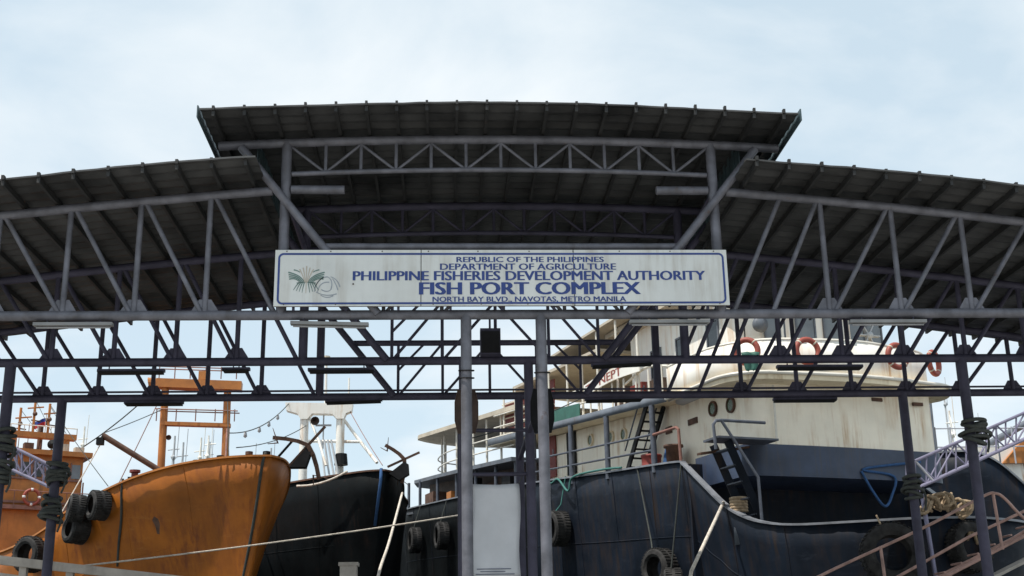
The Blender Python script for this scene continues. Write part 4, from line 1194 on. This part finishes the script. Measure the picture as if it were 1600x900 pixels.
# ------------------------------------------------------------------ black ship
K = Frame((-2.75, 18.0), 22)
blk = thing('fishing_ship', 'black hulled fishing ship moored between orange and blue ships', 'ship', K(12, 0, -1.6))
railK = [(34, 0, 7.6), (33.5, -2.6, 7.6), (31, -3.5, 7.5), (20, -3.8, 7.3), (12, -3.8, 7.2), (8, -3.6, 7.2), (5.5, -2.6, 7.2), (3.6, -1.9, 7.2), (2.2, -1.35, 7.19), (1.1, -.85, 7.18), (.35, -.42, 7.18), (0, 0, 7.18)]
hK, loopK = hull(K, railK, 'hull', 'blackhull', blk, kbeam=lambda s: .25 + .6 * min(1, max(0, s) / 9), rake=lambda s: 2.8 * max(0, 1 - s / 8), power=1.2, n=5, dent=.008)
cap(K, loopK, 0, 'rail_cap', 'rust_iron', hK, .14, .05)
fd = [(s + .5, t * .66) for s, t, z in railK if s < 30]; fd = fd + [(s, -t) for s, t in reversed(fd[:-1])]
extrude(K, fd, 6.2, 6.3, 'deck', 'bluegrey', blk, smooth=False)
an = thing('anchor', 'rusty anchor stowed at tip of black bow', 'anchor', (-2.2, 18.2, 7.5))
anchor(an, (-2.2, 18.15, 7.52), (.88, -.1, .38), (.3, .1, -.75), 1.0)
wedge(an, [(-2.6, 7.1), (-2.15, 7.45), (-2.02, 7.36), (-2.0, 7.08), (-2.3, 6.9)], 18.0, 18.3)
wg = part('gantry', blk)
for x in (-7.2, -5.6):
    pipe('gantry_leg', [(x, 36, 6.3), (x, 36, 12.6)], .19, 'white', wg, 14)
vs = []; prof = [(-8.05, 12.95), (-5.05, 12.88), (-5.1, 12.55), (-5.35, 12.45), (-5.45, 12.2), (-5.75, 12.2), (-5.95, 12.42), (-6.85, 12.45), (-7.05, 12.2), (-7.35, 12.2), (-7.5, 12.45), (-8.0, 12.6)]
for y_ in (35.75, 36.25): vs += [(a, y_, b) for a, b in prof]
n = len(prof)
mesh('gantry_beam', vs, [list(range(n)), list(range(2*n-1, n-1, -1))] + [[i, n + i, n + (i+1) % n, (i+1) % n] for i in range(n)], 'white', wg)
pipe('gantry_tie', [(-7.2, 36, 11.25), (-4.75, 36, 11.2)], .07, 'white', wg, 8)
pipe('gantry_stay', [(-5.6, 36, 12.4), (-4.7, 36, 11.2), (-3.9, 35, 10.1)], .07, 'white', wg, 8)
pipe('gantry_stay', [(-7.0, 36, 12.3), (-6.5, 35.5, 11.2), (-6.1, 35, 10.0)], .055, 'white', wg, 8)
pipe('mast_pole', [(-6.28, 36, 12.9), (-6.3, 36, 15.0)], .06, 'white', wg, 8)
g = G(); g.revolve((-6.3, 36, 14.95), (0, 0, 1), [(0, 0), (.1, 0), (.18, .08), (.18, .16), (0, .2)], 10); g.out('mast_lamp', 'beige', wg)
pipe('mast_pole', [(-5.26, 36, 12.9), (-5.26, 36, 14.1)], .04, 'white', wg, 8)
pipe('radar_post', [(-6.35, 36, 12.4), (-6.35, 36, 10.9)], .035, 'grey_ship', wg, 6); pipe('radar_arm', [(-6.7, 36, 11.95), (-6.0, 36, 11.95)], .05, 'grey_ship', wg, 6)
g = G(); g.revolve((-6.75, 35.7, 12.15), (.3, -1, -.4), [(0, 0), (.1, 0), (.2, .28), (.18, .28), (0, .05)], 12); g.out('floodlight', 'brown_plate', wg)
g = G(); g.revolve((-5.5, 35.6, 10.6), (0, 0, -1), [(0, 0), (.25, 0), (.3, .5), (0, .5)], 12); g.out('winch_drum', 'black', wg)
for i in range(4):
    pipe('shroud', [(-6.4 + .15 * i, 35.5, 11.2), (-6.1 + .2 * i, 35, 9.3)], .05, 'grey_ship', wg, 6)
hk = G(); hk.box((-8.0, 36.5, 6.3), (-3.9, 43, 9.0)); hk.out('deckhouse', 'white', blk)
rope('hanging_rope', [K(.02, -.08, 7.25), K(.0, -.1, 6.9), K(.35, -.14, 5.6)], .05, 'rope_blue', 'blue rope hanging down stem of black bow')
rope('mooring_rope', sag(K(2.3, -2.0, 6.95), K(.6, -.95, 7.2), .12), .035, 'rope_pale', 'pale rope slung along top of black hull')
rope('mooring_rope', spline([(-2.2, 17.9, 6.5), (-2.3, 12, 4.55), (-2.35, 8.2, 3.5), (-2.4, 7.3, 2.6), (-2.4, 7.0, .1)], 5), .035, 'rope_pale', 'frayed pale mooring line dropping from black bow')
rope('mooring_rope', sag((-9.0, 7.3, 3.62), (-.6, 10.2, 4.95), .06), .018, 'rope_pale', 'thin pale mooring line crossing in front of orange and black hulls')

# ------------------------------------------------------------------ ramps and gangways
pr = thing('concrete_ramp', 'pale sloping ramp side wall with thick top beam at lower left', 'ramp', (-8, 7, 0))
g = G(); g.beam((-12.5, 7.0, 4.12), (-4.5, 7.0, 3.12), .28, .17); g.out('top_beam', 'conc_rail', pr)
g = G(); g.beam((-12.5, 7.02, 3.45), (-4.5, 7.02, 2.45), .16, .12); g.out('lower_beam', 'conc_rail', pr)
for i in range(9):
    x = -12.2 + i * .93
    zt = 4.12 - (x + 12.5) * .125
    g = G(); g.box((x - .07, 6.95, 0), (x + .07, 7.09, zt - .08)); g.out('ramp_post', 'conc_rail', pr)
    if i < 4:
        g = G(); g.beam((x + .09, 7.03, zt - .5), (x + .84, 7.03, zt - .61), .05, .5); g.out('infill_panel', 'conc_rail', pr)
rr_ = thing('boarding_ramp', 'faded red pipe rail boarding ramp rising at lower right', 'ramp', (9, 7, 0))
pipe('handrail', spline([(5.0, 6.95, 2.35), (6.81, 6.95, 3.24), (9.09, 6.95, 4.19), (10.45, 6.95, 4.83), (10.75, 6.95, 4.90), (10.95, 6.95, 4.78), (11.32, 6.95, 4.35), (12.2, 6.95, 3.6)], 6), .032, 'ramp_red', rr_, 10)
pipe('handrail', [(7.2, 7.35, 2.55), (8.99, 7.35, 3.42), (10.2, 7.35, 4.02), (11.6, 7.35, 4.6)], .032, 'ramp_red', rr_, 10)
pipe('stringer', [(6.6, 6.95, 1.75), (8.99, 6.95, 2.98), (11.25, 6.95, 4.0), (12.2, 6.95, 4.5)], .038, 'ramp_red', rr_, 10)
pipe('stringer', [(6.6, 7.5, 1.75), (8.99, 7.5, 2.98), (11.25, 7.5, 4.0), (12.2, 7.5, 4.5)], .038, 'ramp_red', rr_, 10)
for i in range(14):
    x = 6.8 + i * .38; z = 1.78 + (x - 6.6) * .49
    pipe('rung', [(x, 6.95, z + .1), (x, 7.5, z + .1)], .022, 'ramp_red', rr_, 8)
for x, z1_ in ((8.2, 3.83), (10.75, 4.88), (6.9, 3.27)):
    pipe('rail_post', [(x, 6.95, 1.78 + (x - 6.6) * .47), (x - .05, 6.95, z1_)], .035, 'ramp_red', rr_, 8)
for x in (7.0, 9.6, 11.6):
    pipe('leg', [(x, 7.2, 0), (x, 7.2, 1.78 + (x - 6.6) * .47)], .038, 'ramp_red', rr_, 8)
    pipe('cross_bar', [(x, 6.95, 1.76 + (x - 6.6) * .47), (x, 7.5, 1.76 + (x - 6.6) * .47)], .04, 'ramp_red', rr_, 8)
g = G(); g.beam((10.5, 7.28, 3.15), (12.2, 7.28, 3.9), .5, .06); g.out('landing', 'conc_rail', rr_)
def lattice(name, label, a0, a1, b0, b1, y, dep, n, m):
    t = thing(name, label, 'gangway', ((a0[0] + a1[0]) / 2, y, min(a0[1], a1[1]) - .6))
    for dy in (0, dep):
        for p, q in ((a0, a1), (b0, b1)):
            pipe('chord', [(p[0], y + dy, p[1]), (q[0], y + dy, q[1])], .035, m, t, 8)
        for i in range(n):
            f0, f1 = i / n, (i + 1) / n
            A0 = (a0[0] + (a1[0] - a0[0]) * f0, y + dy, a0[1] + (a1[1] - a0[1]) * f0); B1 = (b0[0] + (b1[0] - b0[0]) * f1, y + dy, b0[1] + (b1[1] - b0[1]) * f1)
            B0 = (b0[0] + (b1[0] - b0[0]) * f0, y + dy, b0[1] + (b1[1] - b0[1]) * f0); A1 = (a0[0] + (a1[0] - a0[0]) * f1, y + dy, a0[1] + (a1[1] - a0[1]) * f1)
            pipe('lattice_bar', [A0, B1] if i % 2 == 0 else [B0, A1], .02, m, t, 6)
            pipe('lattice_post', [A0, B0], .02, m, t, 6)
    for i in range(n + 1):
        f = i / n
        x = b0[0] + (b1[0] - b0[0]) * f; z = b0[1] + (b1[1] - b0[1]) * f
        pipe('floor_bar', [(x, y, z), (x, y + dep, z)], .02, m, t, 6)
    return t
t = lattice('gangway', 'light lattice gangway rising to right edge in front of ships', (9.5, 5.77), (13.4, 7.35), (9.43, 5.14), (13.3, 6.75), 8.0, .55, 8, 'lattice')
pipe('end_bar', [(9.5, 8.0, 5.77), (9.85, 8.0, 5.33)], .03, 'alu', t)
pipe('leg', [(12.9, 7.5, 0), (12.9, 8.1, 6.6)], .06, 'lattice', t)
pipe('leg', [(9.6, 7.4, 0), (9.6, 8.1, 5.2)], .05, 'lattice', t)
t = lattice('gangway', 'purple grey lattice gangway descending between the two leftmost posts', (-11.5, 6.88), (-9.4, 5.87), (-11.45, 6.35), (-9.36, 5.40), 8.0, .55, 7, 'lattice')
pipe('leg', [(-11.3, 7.4, 0), (-11.3, 8.1, 6.4)], .06, 'lattice', t)
pipe('end_hanger', [(-9.4, 8.0, 5.4), (-8.8, 6.3, 5.45)], .03, 'lattice', t)
# small concrete post at the quay edge
bp_ = thing('mooring_post', 'short tan concrete post standing at quay edge before black ship', 'post', (-2.94, 7.35, 0))
g = G(); g.box((-3.09, 7.15, 0), (-2.75, 7.5, 3.60)); g.out('shaft', 'conc_rail', bp_)
g = G(); g.box((-3.12, 7.12, 3.60), (-2.72, 7.53, 3.67)); g.out('cap_stone', 'conc_rail', bp_)

# ------------------------------------------------------------------ dark vessel at right edge
Q = Frame((14.9, 22.3), -75)
rs_ = thing('fishing_ship', 'dark vessel with curved sweeping rail and steps at right edge', 'ship', Q(8, 0, -1.6))
railQ = [(26, 0, 5.6), (25, -2.2, 5.6), (14, -2.6, 5.4), (6, -2.6, 5.4), (4.2, -2.6, 5.55), (3.4, -2.55, 5.95), (2.8, -2.5, 6.5), (2.2, -2.4, 7.1), (1.7, -2.25, 7.6), (1.2, -2.0, 7.95), (.7, -1.6, 8.06), (.25, -.9, 8.08), (0, 0, 8.08)]
hQ, loopQ = hull(Q, railQ, 'hull', 'bluehull', rs_, kbeam=lambda s: .75, rake=lambda s: .6 * max(0, 1 - s / 8), n=4)
cap(Q, loopQ, 0, 'rail_cap', 'cap', hQ, .2, .06)
extrude(Q, [(1.5, -1.7), (25, -1.9), (25, 1.9), (1.5, 1.7)], 4.6, 4.7, 'deck', 'bluegrey', rs_, smooth=False)
for i in range(8):
    g = G(); g.beam(Q(4.6 + .0 * i, 1.3 - .28 * i, 5.6 + .32 * i), Q(6.2, 1.3 - .28 * i, 5.6 + .32 * i), .25, .05); g.out('step', 'bluegrey', rs_)
g = G(); g.add([(18.6, 23.4, 8.05), (20.6, 23.4, 8.05), (20.3, 23.4, 8.75), (19.5, 23.4, 8.95), (18.6, 25, 8.05), (20.6, 25, 8.05), (20.3, 25, 8.75), (19.5, 25, 8.95)],
    [[0, 1, 2, 3], [7, 6, 5, 4], [0, 4, 5, 1], [1, 5, 6, 2], [2, 6, 7, 3], [3, 7, 4, 0]]); g.out('orange_cover', 'orange_paint', rs_)
g = G(); g.box((17.0, 23.6, 4.7), (19.4, 26.5, 8.7)); g.out('white_locker', 'white', rs_)
g = G(); g.box((19.4, 25.1, 4.7), (23.5, 28.5, 8.0)); g.out('deckhouse', 'grey_ship', rs_)
pipe('boom', [(18.0, 24, 8.6), (22.0, 24.5, 10.6)], .13, 'bluegrey', rs_, 10)
for i in range(7):
    pipe('rail_post', [(16.2 + .55 * i, 23.2, 8.0), (16.2 + .55 * i, 23.2, 9.3)], .03, 'alu' if i % 2 else 'bluegrey', rs_, 6)
for z_ in (8.6, 9.25):
    pipe('guard_rail', [(16.2, 23.2, z_), (20.0, 23.2, z_)], .025, 'alu', rs_, 6)
for x_, z_ in ((15.9, 10.6), (16.6, 11.2), (20.6, 11.0)):
    pipe('mast_pole', [(x_, 24.5, 4.7), (x_ + .1, 24.5, z_)], .05, 'bluegrey' if x_ < 20 else 'white', rs_, 8)
# ------------------------------------------------------------------ distant vessels
def boat(x, y, ang, L_, hm, label, masts, house=True, hz=6.0):
    F = Frame((x, y), ang)
    t = thing('distant_boat', label, 'boat', F(L_ / 2, 0, -1.6), 'boats far behind the moored ships')
    rl = [(L_, 0, hz), (L_ - .5, -2, hz), (L_ * .6, -2.6, hz - .5), (L_ * .3, -2.4, hz - .3), (L_ * .1, -1.2, hz + .5), (0, 0, hz + .8)]
    hull(F, rl, 'hull', hm, t, kbeam=lambda s: .5, rake=lambda s: 1.5 * max(0, 1 - s / 6), n=3, rows=5, seams=False)
    if house: g = G(); g.beam(F(L_ * .55, 0, hz + .6), F(L_ * .85, 0, hz + .6), 3.4, 2.4); g.out('deckhouse', 'white', t)
    for s, tt, z1_, spar, m_ in masts:
        ms = pipe('mast', [F(s, tt, hz - .6), F(s, tt, z1_)], .12, m_, t, 8, taper=.5)
        for k in range(spar):
            z = z1_ - .6 - k * 1.1
            h_ = (s * 3.7 + tt) % 1
            pipe('spar', [F(s, tt, z - .5 * h_) - Vector((.2 + .3 * h_, 0, 0)), F(s, tt, z - .5 * h_) + Vector((.55 - .3 * h_, 0, .08))], .04, m_, ms, 6)
            G().revolve(F(s, tt, z - .9), (0, -1, .2), [(0, 0), (.16, .05), (.14, .3), (0, .35)], 8).out('mast_lamp', m_, ms, None, True)
        pipe('aerial', [F(s, tt + .2, z1_ - 1.5), F(s, tt + .25, z1_ + .9)], .025, m_, ms, 6)
        pipe('stay', [F(s, tt, z1_ - .2), F(max(.5, s - 5), tt, hz + .4)], .02, m_, ms, 5)
    return t
boat(-30, 70, 10, 24, 'grey_ship', 'far grey boat with thin white mast left of the orange bow', [(6, 2.6, 19.6, 1, 'offwhite_pipe')], hz=9.5)
boat(-19.5, 60, 5, 24, 'grey_ship', 'far boat with white masts seen between legs of orange portal mast', [(4, .9, 16.6, 1, 'grey_ship'), (8, 2.2, 17.2, 1, 'offwhite_pipe'), (6, 2.9, 17.0, 1, 'white'), (3, 1.6, 16.0, 1, 'grey_ship'), (12, 2.4, 17.6, 1, 'grey_ship')], hz=9.5)
boat(-9.5, 66, 0, 22, 'grey_ship', 'far boat with grey davits seen just right of orange portal mast', [(2, -3.6, 16.4, 1, 'grey_ship'), (4, -5.2, 16.2, 1, 'grey_ship')], hz=9.5)
boat(-3.4, 46, 8, 22, 'blackhull', 'far dark hull seen between black and blue ships', [], False, hz=8.6)
boat(38, 75, -14, 26, 'grey_ship', 'far boat with tall masts at right edge beyond the gangway', [(3, -1.5, 22.5, 1, 'offwhite_pipe'), (8, 1.5, 23.5, 1, 'grey_ship'), (12, 4.5, 21, 1, 'grey_ship')], hz=10)
boat(27.5, 48, -12, 20, 'white', 'far white boat behind right end of lattice gangway', [(4, .5, 15.5, 1, 'white'), (9, 2.5, 16.5, 1, 'white')], hz=9.2)

# ------------------------------------------------------------------ cables against the sky
for k, (pa_, pb_, lab) in enumerate((((-10.45, 23, 10.9), (-12.0, 21.0, 5.6), 'thin wire stay from top of portal mast down to left deck'), ((-8.4, 23.2, 10.8), (-7.2, 17.5, 6.9), 'thin wire stay from portal mast down to orange fore deck'),
        ((-8.35, 23.2, 9.5), (-7.6, 19.0, 7.2), 'knotted short stay beside right leg of portal mast'), ((-19.4, 39.2, 13.6), (-14.0, 30, 8.5), 'long wire from distant orange mast to the deck'), ((-5.2, 36, 12.6), (-3.4, 30, 9.2), 'wire stay on right side of white gantry'))):
    rope('wire_stay', sag(pa_, pb_, .06), .016 if k != 2 else .03, 'rope_dark' if k % 2 else 'rail_red', lab, 'cable')
rope('cable', sag((-13.6, 25, 9.2), (-10.6, 23, 11.0), .12), .022, 'rope_dark', 'upper slack dark cable running left from portal mast')
rope('cable', sag((-11.36, 19, 8.55), (-10.5, 23, 10.1), .03), .014, 'rope_dark', 'thin stay from derrick boom tip to portal mast')
t = thing('light_string', 'sagging string of small bulbs from white gantry to orange bow', 'light string', (-7.8, 30, 11))
sp_ = sag((-8.25, 23.2, 9.3), (-7.9, 35.8, 12.9), .35, 18)
pipe('cord', sp_, .02, 'rope_dark', t, 6)
for i in (4, 8, 11, 14):
    G().revolve(sp_[i] - Vector((0, 0, .12)), (0, 0, 1), [(0, -.12), (.07, -.06), (.05, .08), (.02, .14)], 8).out('bulb', 'grey_ship', t, None, True)
rope('cable', sag((-8.0, 23.2, 8.8), (-7.1, 35.8, 11.9), .2), .018, 'rope_dark', 'lower thin stay from white gantry to orange bow')
rope('cable', sag((-.6, 2 * D, 6.0), (2.8, 12, 8.2), .1), .014, 'rope_dark', 'thin cable running right from left inner posts')
